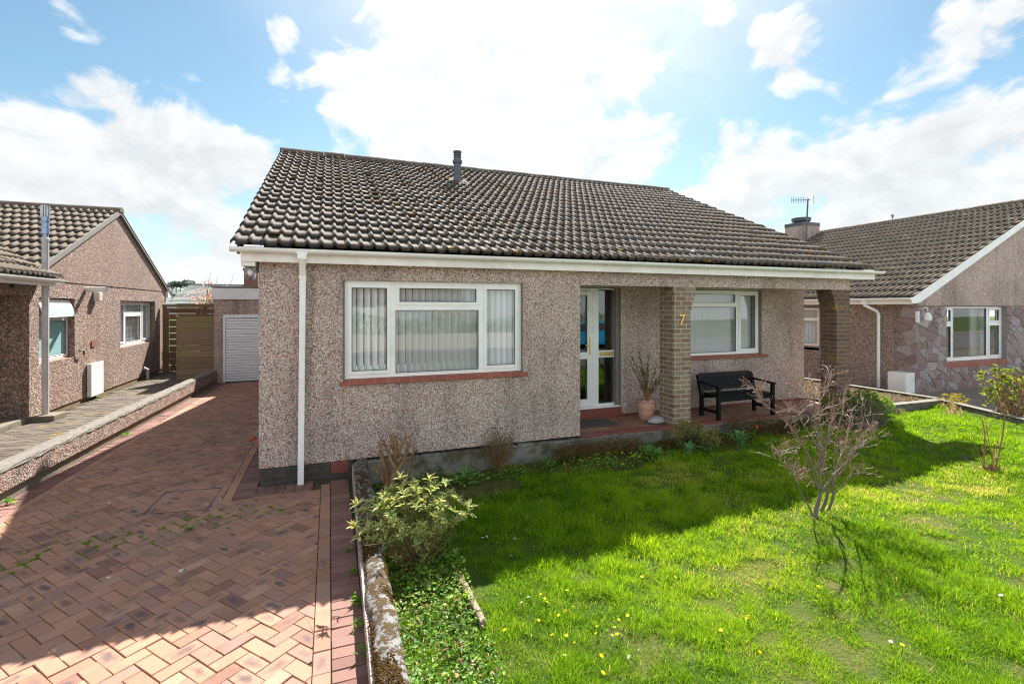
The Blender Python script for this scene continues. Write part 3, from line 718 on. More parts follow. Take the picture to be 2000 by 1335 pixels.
dr = f.build('door', 'upvc', H, bevel=.005); dr['label'] = 'white glazed front door with a brass handle'
def panes(ls, par):
    p = MB(); k = MB()
    for (a_, c_, e_, g_) in ls:
        p.add([fD(a_, -.03, e_), fD(c_, -.03, e_), fD(c_, -.03, g_), fD(a_, -.03, g_)], [(0, 1, 2, 3)])
        for q in ((a_, a_ + .007, e_, g_), (c_ - .007, c_, e_, g_), (a_ + .007, c_ - .007, e_, e_ + .007), (a_ + .007, c_ - .007, g_ - .007, g_)): k.box(q[0], q[1], -.025, -.016, q[2], q[3], fD)
    p.build('pane', 'window_glass', par); k.build('gasket', 'dark_metal', par)
panes(dl, dr); panes(sl_, df)
h = MB(); h.box(.722, .752, .0065, .016, .915, 1.215, fD); h.box(.729, .745, .016, .045, 1.075, 1.095, fD); h.box(.63, .745, .04, .055, 1.078, 1.094, fD); h.lathe([(.006, 0), (.006, .012), (.002, .013)], fD(.737, .02, .96), 8)
h.build('door_handle', 'brass', dr, bevel=.003)
h = MB(); h.box(.935, 1.205, -.0055, .008, .89, .958, fD); h.box(.945, 1.195, .008, .014, .9, .948, fD); h.build('letter_plate', 'brass', df, bevel=.003)
MB().box(4.70, 4.79, YRc + .03, YRc + .2, .2, 2.34).box(4.774, 4.792, YRc + .0005, YRc + .21, .265, 2.338).build('door_reveal', 'render_grey', H)
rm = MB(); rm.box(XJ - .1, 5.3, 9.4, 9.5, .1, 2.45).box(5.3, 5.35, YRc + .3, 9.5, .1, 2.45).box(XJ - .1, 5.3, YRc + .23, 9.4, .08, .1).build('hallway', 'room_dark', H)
# brick pillars with corbelled tops
def pillar(x0, x1, y0, y1, corb, mat, lab):
    b = MB(); b.box(x0, x1, y0, y1, .06, 2.325 - .075 * 5)
    for i in range(5):
        e0, e1 = corb; z = 2.325 - .075 * (5 - i); k = (i + 1) * .022
        b.box(x0 - e0 * k, x1 + e1 * k, y0, y1, z + .0005, z + .075)
    o = b.build('pillar', mat, H, bevel=.004); o['label'] = lab; return o
p1 = pillar(5.156, 5.49, YF + .002, 6.757, (0, 1), 'pillar_brick', 'buff brick porch pillar with the brass number 7')
p2 = pillar(8.856, XR, YF + .002, 6.72, (1, 0), 'mossy_pillar_brick', 'dark brick end pillar with yellow lichen')
cu = bpy.data.curves.new('n7', 'FONT'); cu.body = '7'; cu.size = .25; cu.extrude = .008
to = bpy.data.objects.new('n7', cu); col.objects.link(to); bpy.context.view_layer.update()
me = bpy.data.meshes.new_from_object(to); bpy.data.objects.remove(to)
me.transform(Matrix.Translation((5.245, YF - .008, 1.71)) @ Matrix.Rotation(R(90), 4, 'X'))
link('house_number', me, 'brass', p1)
# lamp under the left eave
lc = ony(489, 512, 6.45); lm = MB()
lm.box(lc[0] - .035, XL + .005, lc[1] - .02, lc[1] + .02, lc[2] + .01, lc[2] + .04).box(XL - .03, XL + .002, lc[1] - .05, lc[1] + .05, lc[2] - .11, lc[2] + .06)
lm.lathe([(.055, -.06), (.062, -.055), (.06, .03), (.045, .035)], lc, 18)
L_ = lm.build('outdoor_lamp', 'dark_metal', H)
MB().lathe([(.05, -.062), (.064, -.10), (.066, -.15), (.055, -.195), (.03, -.215), (.005, -.218)], lc, 20).build('lamp_glass', 'lamp_glass', L_, smooth=True)
MB().lathe([(.014, -.062), (.016, -.08), (.032, -.11), (.034, -.13), (.022, -.155), (.004, -.162)], lc, 16).build('bulb', 'white_plastic', L_, smooth=True)
# ================================================================== ground, drive, boundary walls
def structure(o): o['kind'] = 'structure'; return o
structure(MB().box(-400, 400, -60, 600, -1.2, -.42).build('ground', 'far_ground'))
GZ = -.1
def lawn_z(x, y): return -.19 + .028 * (np.asarray(x) - 1) - .03 * np.clip((np.asarray(y) - 5.2), 0, 1) + .02 * np.sin(1.7 * np.asarray(x) + .6) * np.cos(1.9 * np.asarray(y))

def clip(poly, x0, x1, y0, y1):
    for ax, lim, sg in ((0, x0, 1), (0, x1, -1), (1, y0, 1), (1, y1, -1)):
        out = []
        for i in range(len(poly)):
            a, c = poly[i], poly[(i + 1) % len(poly)]; ia, ic = sg * (a[ax] - lim) >= 0, sg * (c[ax] - lim) >= 0
            if ia: out.append(a)
            if ia != ic:
                t_ = (lim - a[ax]) / (c[ax] - a[ax]); out.append(tuple(a[k] + t_ * (c[k] - a[k]) for k in range(len(a))))
        poly = out
        if len(poly) < 3: return []
    return poly
class Bricks:
    """separate paving bricks in one sheet: chamfered tops, joints between; brick-local coordinates in a UV map"""
    def __init__(s): s.v = []; s.f = []; s.t = []; s.b = []; s.uv = []; s.e = []
    def add(s, poly, z, gap=.003, ch=.0028, burn=0., tint=.5):
        P = np.array([p[:2] for p in poly]); L = [p[2:] for p in poly]; c = P.mean(0)
        ar = .5 * abs(np.dot(P[:, 0], np.roll(P[:, 1], 1)) - np.dot(P[:, 1], np.roll(P[:, 0], 1)))
        if ar < .0012: return
        def inset(dd):
            n = len(P); out = []
            for i in range(n):
                e1 = norm(P[i] - P[i - 1]); e2 = norm(P[(i + 1) % n] - P[i]); n1 = np.array((-e1[1], e1[0])); n2 = np.array((-e2[1], e2[0]))
                if np.dot(n1, c - P[i]) < 0: n1, n2 = -n1, -n2
                k = 1 + np.dot(n1, n2); out.append(P[i] + (n1 + n2) * dd / max(k, .4))
            return out
        if len(poly) == 4: s.e += [(P[0], P[1]), (P[1], P[2])]
        A, B = inset(gap), inset(gap + ch); n = len(P); k = len(s.v); tl = np.random.default_rng(len(s.v)).normal(0, .0022, 3)
        zz = lambda p: z + tl[0] + (p[0] - c[0]) * tl[1] * 6 + (p[1] - c[1]) * tl[2] * 6
        for p in A: s.v.append((*p, zz(p) - .022))
        for p in A: s.v.append((*p, zz(p) - ch))
        for p in B: s.v.append((*p, zz(p)))
        fs = [tuple(k + 2 * n + i for i in range(n))] + [(k + i, k + (i + 1) % n, k + n + (i + 1) % n, k + n + i) for i in range(n)] + [(k + n + i, k + n + (i + 1) % n, k + 2 * n + (i + 1) % n, k + 2 * n + i) for i in range(n)]
        s.f += fs; s.t += [tint] * len(fs); s.b += [burn] * len(fs)
        for f_ in fs: s.uv += [L[(i - k) % n] for i in f_]
    def build(s, name, mat, parent=None):
        me = bpy.data.meshes.new(name); me.from_pydata(s.v, [], s.f)
        bm = bmesh.new(); bm.from_mesh(me)
        bm.normal_update()
        bm.to_mesh(me); bm.free()
        for a_, val in (('tint', s.t), ('burn', s.b)):
            q = me.attributes.new(a_, 'FLOAT', 'FACE'); q.data.foreach_set('value', val)
        l = me.uv_layers.new(name='local'); l.data.foreach_set('uv', np.array(s.uv, np.float32).ravel())
        return link(name, me, mat, parent)
def rect(x0, x1, y0, y1): return [(x0, y0, -1, -1), (x1, y0, 1, -1), (x1, y1, 1, 1), (x0, y1, -1, 1)]
def wallx(y): return -3.285 + (y - 6.77) * .044               # face line of the left boundary wall
field_b = Bricks(); red = Bricks(); BL, BW = .2, .1; th = R(40); g = np.random.default_rng(11)
regs = [(-3.06, -.095, .6, 6.06), (-3.06, -1.10, 6.06, 15.5)]
grime = field(31, .9)
ct, st = math.cos(th), math.sin(th)
for i in range(-150, 151):
    for j in range(-150, 151):
        t4 = (i - j) % 4
        if t4 == 0 or t4 == 3:
            a, c = i * .1, j * .1; kind = t4
            q = [(a, c), (a + .2, c), (a + .2, c + .1), (a, c + .1)] if t4 == 0 else [(a, c), (a + .1, c), (a + .1, c + .2), (a, c + .2)]
            cx_, cy_ = np.mean([p[0] for p in q]), np.mean([p[1] for p in q])
            wx, wy = cx_ * ct - cy_ * st - 1.5, cx_ * st + cy_ * ct + 6
            if not (-3.6 < wx < .3 and .3 < wy < 15.8): continue
            poly = [(x * ct - y * st - 1.5, x * st + y * ct + 6, *l) for (x, y), l in zip(q, ((-1, -1), (1, -1), (1, 1), (-1, 1)))]
            bn = float(g.random() < .34) * g.uniform(.4, 1); ti = np.clip(g.normal(.46, .22), 0, 1)
            for (x0, x1, y0, y1) in regs:
                if y0 > 6: x0 = wallx(wy) + .32; 
                else: x0 = max(x0, wallx(wy) + .32)
                pp = clip(poly, x0, x1, y0, y1)
                if pp: field_b.add(pp, GZ, gap=.0024, burn=bn, tint=ti)
def course(bk, p0, p1, side, ln, wd, tintc, gap=.003):
    """a straight row of bricks: ln along the row, wd across, to the left (+) or right (-) of p0->p1"""
    p0, p1 = np.array(p0, float), np.array(p1, float); L = np.linalg.norm(p1 - p0); D = (p1 - p0) / L; S = np.array((-D[1], D[0])) * side
    n = int(L / ln)
    for i in range(n):
        a, c = p0 + D * i * ln, p0 + D * (i + 1) * ln
        poly = [(*a, -1, -1), (*c, 1, -1), (*(c + S * wd), 1, 1), (*(a + S * wd), -1, 1)]
        if side < 0: poly = poly[::-1]
        bk.add(poly, GZ, gap, burn=float(g.random() < .15) * .6 if bk is field_b else 0, tint=float(np.clip(g.normal(tintc, .2), 0, 1)))
course(field_b, (-.095, .6), (-.095, 6.28), -1, .2, .103, .5)         # tan line, then red headers beside the garden wall
course(red, (.01, .6), (.01, 6.38), -1, .1, .205, .5)
course(field_b, (wallx(.6) + .22, .6), (wallx(15.4) + .22, 15.4), -1, .2, .1, .6)
course(red, (wallx(.6) + .005, .6), (wallx(15.4) + .005, 15.4), -1, .1, .212, .5)
course(field_b, (-1.10, 6.06), (-1.10, 15.4), -1, .2, .1, .5)
course(red, (-.998, 6.06), (-.998, 15.4), -1, .1, .214, .5)
course(red, (-.78, 6.17), (-.1, 6.17), 1, .1, .2, .4); course(red, (-.995, 6.06), (-.1, 6.06), 1, .2, .1, .4)
structure(field_b.build('driveway', 'paver_brick')); structure(red.build('driveway_border', 'red_paver'))
structure(MB().box(-3.6, .3, -1, 15.9, -.42, GZ - .012).build('driveway_bed', 'joint_sand'))
# inspection cover set into the drive
ic = [onz(*p, GZ)[:2] for p in ((280, 1004), (323, 961), (433, 952), (404, 995))]
b = MB()
for i in range(4):
    p, q = np.array(ic[i]), np.array(ic[(i + 1) % 4]); D = norm(q - p); S = np.array((-D[1], D[0])) * .006
    b.prism([(*(p - S), 0), (*(q - S), 0), (*(q + S), 0), (*(p + S), 0)], (0, 0, GZ - .01), (0, 0, GZ + .004))
cc_ = np.mean(ic, 0)
tag(b.build('inspection_cover', 'dark_metal', None, (cc_[0], cc_[1], GZ)), 'inset inspection cover with thin metal frame in the brick drive', 'manhole cover')

# moss and grass in the joints, along the worn band of the drive
P = []
band = [onz(u, v, GZ)[:2] for u, v in ((0, 1120), (110, 1075), (210, 1060), (300, 1040), (370, 1015), (440, 1010), (480, 1000), (560, 990))]
wm = field(33, .16); wm2 = field(34, .5)
for (p, q) in field_b.e:
    m_ = (p + q) / 2
    dd_ = min(np.linalg.norm(m_ - (band[i] * (1 - t_) + band[i + 1] * t_)) for i in range(len(band) - 1) for t_ in (0, .33, .66, 1))
    pr_ = 2.0 * math.exp(-(dd_ / .17) ** 2) * max(0, wm(*m_) - .25) * 1.6 + .16 * max(0, wm2(*m_) - .55)
    if g.random() < pr_:
        for k in range(4): P.append((p + (q - p) * g.random(), (.5 + .7 * math.exp(-(dd_ / .2) ** 2)) * g.uniform(.5, 1.1)))
pts, dr_, ln_, tn = [], [], [], []
for p, s_ in P:
    ps = p + g.normal(0, .009, (12, 2))
    for q in ps:
        pts.append((*q, GZ - .006)); dr_.append((g.normal(0, .6), g.normal(0, .6), 1)); ln_.append(g.uniform(.008, .03) * s_); tn.append(g.uniform(.1, .6))
leaves(np.array(pts), np.array(dr_), np.array([(.3, -1, .2)] * len(pts)), np.array(ln_), .005, np.array(tn), 'joint_weeds', 'grass_blade', stuff=True)

# left boundary wall: concrete base, pebbledash, rounded coping
y0, y1 = 2.2, 15.35
def sweepy(sec, name, mat, parent=None, base=None, n=40, jit=0., x_at=wallx, ya=y0, yb=y1, smooth=False):
    ys = np.linspace(ya, yb, n); b = MB(); m = len(sec); V = []
    for y in ys:
        for (x, z) in sec: V.append((x_at(y) + x + random.gauss(0, jit), y, z + random.gauss(0, jit)))
    Fq = [(i * m + k, i * m + (k + 1) % m, (i + 1) * m + (k + 1) % m, (i + 1) * m + k) for i in range(n - 1) for k in range(m)] + [tuple(range(m)), tuple(range((n - 1) * m, n * m))]
    b.add(V, Fq); return b.build(name, mat, parent, base, smooth=smooth)
LW = thing('boundary_wall', 'low pebbledash boundary wall with rounded coping beside the brick drive', 'wall', (wallx(8), 8, GZ))
sweepy([(0, -.3), (0, .02), (-.16, .02), (-.16, -.3)], 'base', 'concrete_base', LW, jit=.0015)
sweepy([(.035, .035), (.02, .24), (-.18, .24), (-.18, .02), (.0, .02)], 'wall', 'pebbledash_pink', LW)
cp = [(.028 + .0, .2405)] + [(-.08 + .104 * math.cos(t_), .255 + .05 * math.sin(t_)) for t_ in np.linspace(-.1, math.pi + .1, 9)] + [(-.188, .2405)]
sweepy(cp, 'coping', 'concrete_cap', LW, jit=.004, n=120)
# neighbour's path on the far side
b = Bricks()
for i in range(140):
    for j in range(8):
        y = 4.2 + i * .103; xx = wallx(y) - .17 - .2 - j * .205 - (i % 2) * .1 + .1
        if xx < -4.79 and y > 10.68: continue
        b.add(rect(xx, xx + .203, y, y + .101), .03, tint=float(np.clip(g.normal(.5, .25), 0, 1)))
structure(b.build('path', 'grey_paver'))
structure(MB().box(-9, -3.3, 2, 19, -.42, .016).build('path_bed', 'joint_sand'))

# mossy wall between drive and garden
def mwx(y): return .222 + .016 * (y - 4)
MW = thing('garden_wall', 'low moss-covered wall with rounded top between brick drive and lawn', 'wall', (.33, 4, GZ))
sweepy([(.0, -.4), (.0, .06), (.165, .06), (.165, -.4)], 'wall', 'pebbledash', MW, x_at=mwx, ya=1.2, yb=6.335, n=30, jit=.002)
n = 220; ys = np.linspace(1.2, 6.335, n); V = []; m = 15; h_ = np.random.default_rng(4)
nz = [field(41 + k, .06) for k in range(2)]; nb = field(52, .25)
for y in ys:
    for k, t_ in enumerate(np.linspace(-.5, math.pi + .5, m)):
        r_ = 1 + .24 * (nz[0](y * 1.0, k * .04) - .5) + .16 * (nb(y, k * .1) - .5) + h_.normal(0, .018)
        V.append((mwx(y) + .10 + .080 * r_ * math.cos(t_), y + h_.normal(0, .004), .072 + .055 * r_ * math.sin(t_)))
Fq = np.array([(i * m + k, i * m + k + 1, (i + 1) * m + k + 1, (i + 1) * m + k) for i in range(n - 1) for k in range(m - 1)])
npmesh('coping', np.array(V), Fq, 'mossy_cap', MW, None, None, True)
P, S, T = [], [], []
mf = field(61, .22)
while len(P) < 5200:
    y = g.uniform(1.5, 6.2); t_ = g.uniform(.25, math.pi - .1)
    if g.random() > max(0, mf(y, t_ * .35) - .38) * 3 * (1.25 if 2.4 < y < 4 else .45): continue
    P.append((mwx(y) + .10 + .080 * math.cos(t_), y, .072 + .055 * math.sin(t_))); q = g.uniform(.002, .006); S.append((q * 1.3, q * 1.3, q * .9)); T.append(np.clip(g.normal(.35, .25), 0, 1))
blobs(np.array(P), np.array(S), np.array(T), 'moss', 'wall_moss', MW)['kind'] = 'stuff'

# raised bed, kerbs and low wall on the right
KB = thing('kerb_wall', 'low concrete kerb wall with pale top round the raised soil bed beside the right-hand bungalow', 'wall', (11.3, 6, 0))
def bar(b, p, q, w_, z0, z1, seg=.5):
    p, q = np.array(p, float), np.array(q, float); L = np.linalg.norm(q - p); D = (q - p) / L; S = np.array((-D[1], D[0])) * w_ / 2; n = max(1, int(L / seg))
    for i in range(n):
        a, c = p + D * L * i / n, p + D * (L * (i + 1) / n - .003); dz = random.uniform(-.006, .006)
        b.prism([(*(a - S), 0), (*(c - S), 0), (*(c + S), 0), (*(a + S), 0)], (0, 0, z0), (0, 0, z1 + dz))
b = MB(); bar(b, (9.3, 6.05), (11.32, 6.05), .13, -.45, .17); bar(b, (11.32, 6.12), (11.42, 14.5), .13, -.45, .17); bar(b, (11.28, 5.98), (10.0, 3.2), .13, -.45, .16)
b.build('wall', 'bed_wall', KB, bevel=.006)
b = MB(); bar(b, (9.3, 6.05), (11.38, 6.05), .15, .18, .193, .9); bar(b, (11.32, 6.13), (11.42, 14.5), .15, .18, .193, .9); bar(b, (11.26, 5.96), (10.0, 3.2), .15, .172, .19, .9)
b.build('coping', 'kerb', KB)
b = MB(); n = 40
V = [(9.2 + i * 2.08 / n, 6.1 + j * 6. / n, .12 + random.uniform(0, .035)) for j in range(n + 1) for i in range(n + 1)]
b.add(V, [(j * (n + 1) + i, j * (n + 1) + i + 1, (j + 1) * (n + 1) + i + 1, (j + 1) * (n + 1) + i) for j in range(n) for i in range(n)])
structure(b.build('soil_bed', 'soil'))
m_ = 4200; Pc = np.stack([g.uniform(9.3, 11.25, m_), g.uniform(6.13, 10.5, m_) , g.uniform(.14, .17, m_)], 1)
leaves(Pc, g.normal(0, 1, (m_, 3)) * (1, 1, .3), np.tile((0, 0, 1.), (m_, 1)) + g.normal(0, .3, (m_, 3)), g.uniform(.03, .08, m_), .03, g.random(m_), 'bark_chips', 'brown_leaf', stuff=True)
structure(MB().box(10, 40, 1, 20, -.4, -.03).build('neighbour_drive', 'concrete_base'))
structure(MB().box(9.25, 11.3, 6.05, 16, -.42, .1).build('side_ground', 'soil'))

# ================================================================== left-hand bungalow
NX = -4.8
A = thing('bungalow', 'pink-brown pebbledash bungalow at far left with a tall grey flue pipe', 'bungalow', (-5.5, 11, 0), 'bungalows along the street')
fN = frame((NX, 10.68, 0), (0, 1, 0), (0, 0, 1), (1, 0, 0))
b = MB(); ye = 18.1; rg = 14.4
wall_with_holes(b, fN, ye - 10.68, .11, 2.46, [(10.98 - 10.68, 12.27 - 10.68, 1.0, 2.17), (14.55 - 10.68, 17.1 - 10.68, 1.0, 2.16)], .25)
b.prism([(0, 10.45, 2.485), (0, ye + .1, 2.485), (0, rg, 4.22)], (NX - .25, 0, 0), (NX + .012, 0, 0))
b.box(NX - .25, NX + .001, 10.68, ye, 2.46, 2.485)
b.box(NX - .65, NX - .25, 10.68, 10.9, .11, 2.46); b.box(NX - .65, NX - .4, 4.5, 10.68, .11, 2.46)
b.box(NX - .4, NX - .002, 4.5, 10.679, 2.2, 2.46)
b.box(-12, NX - .25, ye - .25, ye, .1, 2.46)
b.build('wall', 'pebbledash_pink', A)
MB().box(NX - .25, NX - .02, 10.68, ye, -.2, .109).build('brick_plinth', 'yellow_plinth_brick', A)
MB().box(NX - .4, NX - .0, 4.5, 10.6, -.1, .14).build('porch_step', 'concrete_base', A, bevel=.02)
zr, s2 = 4.32, .47; s2l = math.sqrt(1 + s2 * s2); nr = 13; Lr = 4.25 * s2l
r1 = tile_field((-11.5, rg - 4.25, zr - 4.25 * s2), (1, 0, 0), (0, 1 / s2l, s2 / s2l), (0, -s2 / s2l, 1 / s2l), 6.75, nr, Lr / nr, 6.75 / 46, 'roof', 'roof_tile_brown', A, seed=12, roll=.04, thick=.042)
MB().add([(-11.5, rg, zr), (-4.72, rg, zr), (-4.72, rg + 4.2, zr - 4.2 * s2), (-11.5, rg + 4.2, zr - 4.2 * s2)], [(0, 1, 2, 3)]).add([(-11.5, rg - 4.2, zr - 4.2 * s2 - .02), (-4.76, rg - 4.2, zr - 4.2 * s2 - .02), (-4.76, rg, zr - .03), (-11.5, rg, zr - .03)], [(0, 1, 2, 3)]).build('roof_deck', 'roof_tile_brown', r1)
half_round((-11.5, rg, zr), (-4.70, rg, zr), .12, 0, r1, 'ridge_cap', 'roof_tile_brown')
vg = MB()
for sgn in (-1, 1): vg.prism([(0, rg + sgn * 4.2, zr - 4.2 * s2 + .03), (0, rg, zr + .03), (0, rg, zr - .075), (0, rg + sgn * 4.2, zr - 4.2 * s2 - .075)], (-4.785, 0, 0), (-4.73, 0, 0))
vg.build('verge', 'render_grey', A)
MB().prism([(0, ye + .0, 2.30), (0, ye + .5, 2.30), (0, ye + .12, 2.52), (0, ye, 2.52)], (-4.80, 0, 0), (-4.74, 0, 0)).build('eaves_box', 'upvc', A)
yv = lambda v: (0, 11.1 - 4.0) if v < .45 else (0, 11.1 - 4.0 + (v - .45) * .9)
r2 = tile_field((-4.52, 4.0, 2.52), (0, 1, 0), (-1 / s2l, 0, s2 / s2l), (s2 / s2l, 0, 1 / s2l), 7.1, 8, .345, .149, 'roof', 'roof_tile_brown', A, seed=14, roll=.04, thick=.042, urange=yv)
r2['label'] = 'lower tiled roof over the side porch'
MB().prism([(-4.545, 0, 2.51), (-8.5, 0, 2.51 + 3.95 * s2), (-8.5, 0, 2.4)], (0, 4.0, 0), (0, 11.02, 0)).build('roof_deck', 'roof_tile_brown', r2)
MB().box(-4.58, -4.555, 4, 10.96, 2.365, 2.49).box(-4.8, -4.58, 4.0, 10.96, 2.40, 2.42).build('fascia', 'white_paint', A)
gutter(A, (-4.50, 4, 2.485), (-4.50, 11.07, 2.485), (1, 0, 0), brackets=[(5.2, .04), (6.9, .05)])
fA1 = frame((NX - .10, 11.0, 1.02), (0, 1, 0), (0, 0, 1), (1, 0, 0))
w1 = window(A, fA1, 1.25, 1.13, [(.08, 1.17, .07, .72, False), (.08, 1.17, .82, 1.07, False)], sill=(-.05, 1.33, 0, .125, .06), label='white window with its top vent open', glass='teal_pane')
MB().box(.0, 1.25, -.10, -.09, 0, 1.13, fA1).build('curtain', 'curtain_teal', w1)
b = MB(); b.prism([fA1(0, .02, 1.12), fA1(0, .13, .80), fA1(0, .15, .80), fA1(0, .04, 1.12)], (0, .07, 0), (0, 1.21, 0))
tl_ = b.build('vent_light', 'upvc', w1)
MB().add([fA1(.14, .0505, 1.08), fA1(1.14, .0505, 1.08), fA1(1.14, .142, .84), fA1(.14, .142, .84)], [(0, 1, 2, 3)]).build('pane', 'frosted_pane', w1)
fA2 = frame((NX - .12, 14.58, 1.02), (0, 1, 0), (0, 0, 1), (1, 0, 0))
window(A, fA2, 2.49, 1.12, [(.1, .5, .1, 1.02, True), (.66, 1.70, .86, 1.03, False), (.66, 1.70, .08, .74, False), (1.88, 2.38, .1, 1.02, True)], blind=True, sill=(-.05, 2.6, 0, .15, .06), label='white side window nearest the fence', pitch=.12, glass='side_glass', tilt=.5)
pc = (-4.66, 10.86); b = MB(); b.lathe([(.05, .12), (.05, 2.52)], (*pc, 0), 20)
fp_ = b.build('flue_pipe', 'flue_paint', A)
b = MB(); b.lathe([(.05, 2.5), (.05, 3.14), (.058, 3.15), (.058, 3.2), (.045, 3.22)], (*pc, 0), 20); b.build('upper_pipe', 'grey_pipe', fp_)
b = MB(); b.lathe([(.042, 3.2), (.042, 3.30), (.06, 3.28), (.05, 3.48), (.056, 3.50), (.056, 3.58), (.045, 3.59)], (*pc, 0), 20).build('flue_terminal', 'metal_blue', fp_)
b = MB()
for i in range(10):
    a_ = i * math.pi / 5; b.box(pc[0] + .052 * math.cos(a_) - .010, pc[0] + .052 * math.cos(a_) + .010, pc[1] + .052 * math.sin(a_) - .010, pc[1] + .052 * math.sin(a_) + .010, 3.58, 3.76)
b.lathe([(.062, 3.76), (.062, 3.775), (.01, 3.78)], (*pc, 0), 16); b.build('flue_cage', 'steel', fp_)
MB().prism([(-.22, -.18, 0), (.2, -.2, 0), (.24, .16, 0), (-.2, .2, 0)], (pc[0], pc[1], .0), (pc[0], pc[1], .13)).build('flue_base', 'concrete_base', fp_, bevel=.015)
# small fittings on the gable wall
MB().box(NX + .013, NX + .09, 12.76, 13.36, .10, .80).build('meter_box', 'white_paint', A, bevel=.006)
MB().box(NX + .01, NX + .016, 12.98, 13.18, 1.14, 1.28).build('air_brick', 'vent_red', A)
b = MB(); b.tube([(NX, 12.75, 2.37), (NX + .42, 12.55, 2.37)], .055, 14); b.build('overflow_pipe', 'white_plastic', A)
b = MB(); b.box(NX + .01, NX + .12, 13.05, 13.23, 2.12, 2.33).box(NX + .01, NX + .05, 13.09, 13.19, 2.33, 2.39); b.build('alarm_box', 'beige_plastic', A, bevel=.02)
b = MB(); b.tube([(NX + .14, 16.0, .0), (NX + .14, 16.0, .30), (NX + .05, 16.0, .34)], .035, 8); b.build('waste_pipe', 'grey_pipe', A)
b = MB(); b.tube([(NX + .05, 12.35, 1.12), (NX + .08, 12.45, 1.12), (NX + .05, 12.52, 1.02)], .015, 6); b.build('pipe_stub', 'dark_metal', A)

# ================================================================== garage, fences, far house, hill
G_ = thing('garage', 'flat-roofed pebbledash garage with white slatted door at the end of the drive', 'garage', (-1.9, 15.5, GZ))
fG = frame((-2.985, 15.5, 0), (1, 0, 0), (0, 0, 1), (0, -1, 0))
b = MB(); wall_with_holes(b, fG, 3.1, -.3, 2.24, [(.20, 2.9, -.3, 1.80)], .2); b.box(-2.985, -2.785, 15.7, 20.5, -.3, 2.24).box(-.1, .115, 15.7, 20.5, -.3, 2.24); b.build('wall', 'pebbledash', G_)
MB().box(-3.03, .16, 15.44, 15.47, 2.215, 2.53).box(-3.03, -3.0, 15.47, 20.6, 2.215, 2.53).build('fascia', 'white_paint', G_)
MB().box(-3.06, .18, 15.42, 20.6, 2.54, 2.58).build('roof', 'kerb', G_)
b = MB(); b.box(.205, .265, -.08, -.02, GZ, 1.795, fG).box(.265, 2.84, -.08, -.02, 1.70, 1.795, fG).box(2.84, 2.895, -.08, -.02, GZ, 1.795, fG)
gd = b.build('door_frame', 'garage_white', G_)
b = MB()
for i in range(24):
    z0 = GZ + .02 + i * .0735; b.prism([(0, 0, z0), (0, -.026, z0 + .006), (0, -.026, z0 + .061), (0, 0, z0 + .067)], fG(.27, -.07, 0), fG(2.835, -.07, 0))
b.build('door', 'garage_white', G_)
MB().box(.268, 2.838, -.092, -.088, GZ, 1.70, fG).build('door_backing', 'slate', gd)
def slats(b, x0, x1, y, z0, z1, hgt, gap, th=.022):
    z = z0
    while z < z1 - .02:
        h_ = min(hgt * (1 if hgt == .16 else random.uniform(.94, 1.06)), z1 - z); b.box(x0, x1, y + random.uniform(-.008, .006), y + th, z, z + h_ - gap); z += h_
fc_ = thing('fence_panel', 'weathered green-tinged horizontal board fence panel beside the garage', 'fence', (-3.4, 15.6, 0))
b = MB(); slats(b, -3.86, -2.995, 15.55, 0., 1.77, .16, .010); b.build('boards', 'panel_wood', fc_)
MB().box(-3.885, -3.863, 15.54, 15.62, -.1, 1.78).build('post', 'panel_wood', fc_)
gt = thing('timber_gate', 'tall brown slatted timber gate and frame behind the fence panel', 'gate', (-4, 17.6, 0))
b = MB(); slats(b, -4.58, -3.75, 17.6, .05, 1.92, .20, .02); slats(b, -3.58, -2.95, 17.6, .2, 1.96, .20, .02); b.build('boards', 'gate_wood', gt)
b = MB(); b.box(-4.74, -4.66, 17.56, 17.66, 0, 2.06).box(-4.66, -4.585, 17.54, 17.6, .0, 1.98).box(-3.745, -3.66, 17.54, 17.6, .0, 1.98).box(-3.655, -3.58, 17.56, 17.66, 0, 2.0).box(-4.585, -3.745, 17.54, 17.598, 1.9, 1.98).box(-4.74, -2.95, 17.52, 17.68, 2.0, 2.08)
b.prism([(-4.58, 0, .1), (-4.48, 0, .1), (-3.75, 0, 1.88), (-3.85, 0, 1.88)], (0, 17.625, 0), (0, 17.65, 0)); b.build('frame', 'gate_wood', gt)
FH = thing('bungalow', 'distant grey slate-roofed bungalow with a red chimney behind the garage', 'bungalow', (-4, 30, 0), 'bungalows along the street')
Yh = 28.; e0 = ony(322, 593, Yh); r0, r1_ = ony(371, 556, Yh + 3.2), ony(520, 557.5, Yh + 3.2); ez = e0[2]
sb = MB(); xa, xb = e0[0], 8.
n = 16
def lerp(p, q, t_): return tuple(np.array(p) * (1 - t_) + np.array(q) * t_)
E0, E1, Q0, Q1 = (xa, Yh, ez), (xb, Yh, ez), (r0[0], Yh + 3.2, r0[2]), (xb, Yh + 3.2, r0[2])
for i in range(n):
    a, c = i / n, (i + 1) / n; up_ = np.array((0, -.01, .025))
    sb.add([tuple(np.array(lerp(E0, Q0, a)) + up_), tuple(np.array(lerp(E1, Q1, a)) + up_), lerp(E1, Q1, c), lerp(E0, Q0, c), lerp(E0, Q0, a), lerp(E1, Q1, a)], [(0, 1, 2, 3), (4, 5, 1, 0)])
sb.add([E0, Q0, (r0[0], Yh + 6.4, r0[2]), (xa, Yh + 6.4, ez)], [(0, 1, 2, 3)])
rr_ = sb.build('roof', 'slate', FH)
MB().box(r0[0], xb, Yh + 3.12, Yh + 3.28, r0[2] - .02, r0[2] + .06).build('ridge_cap', 'slate', rr_)
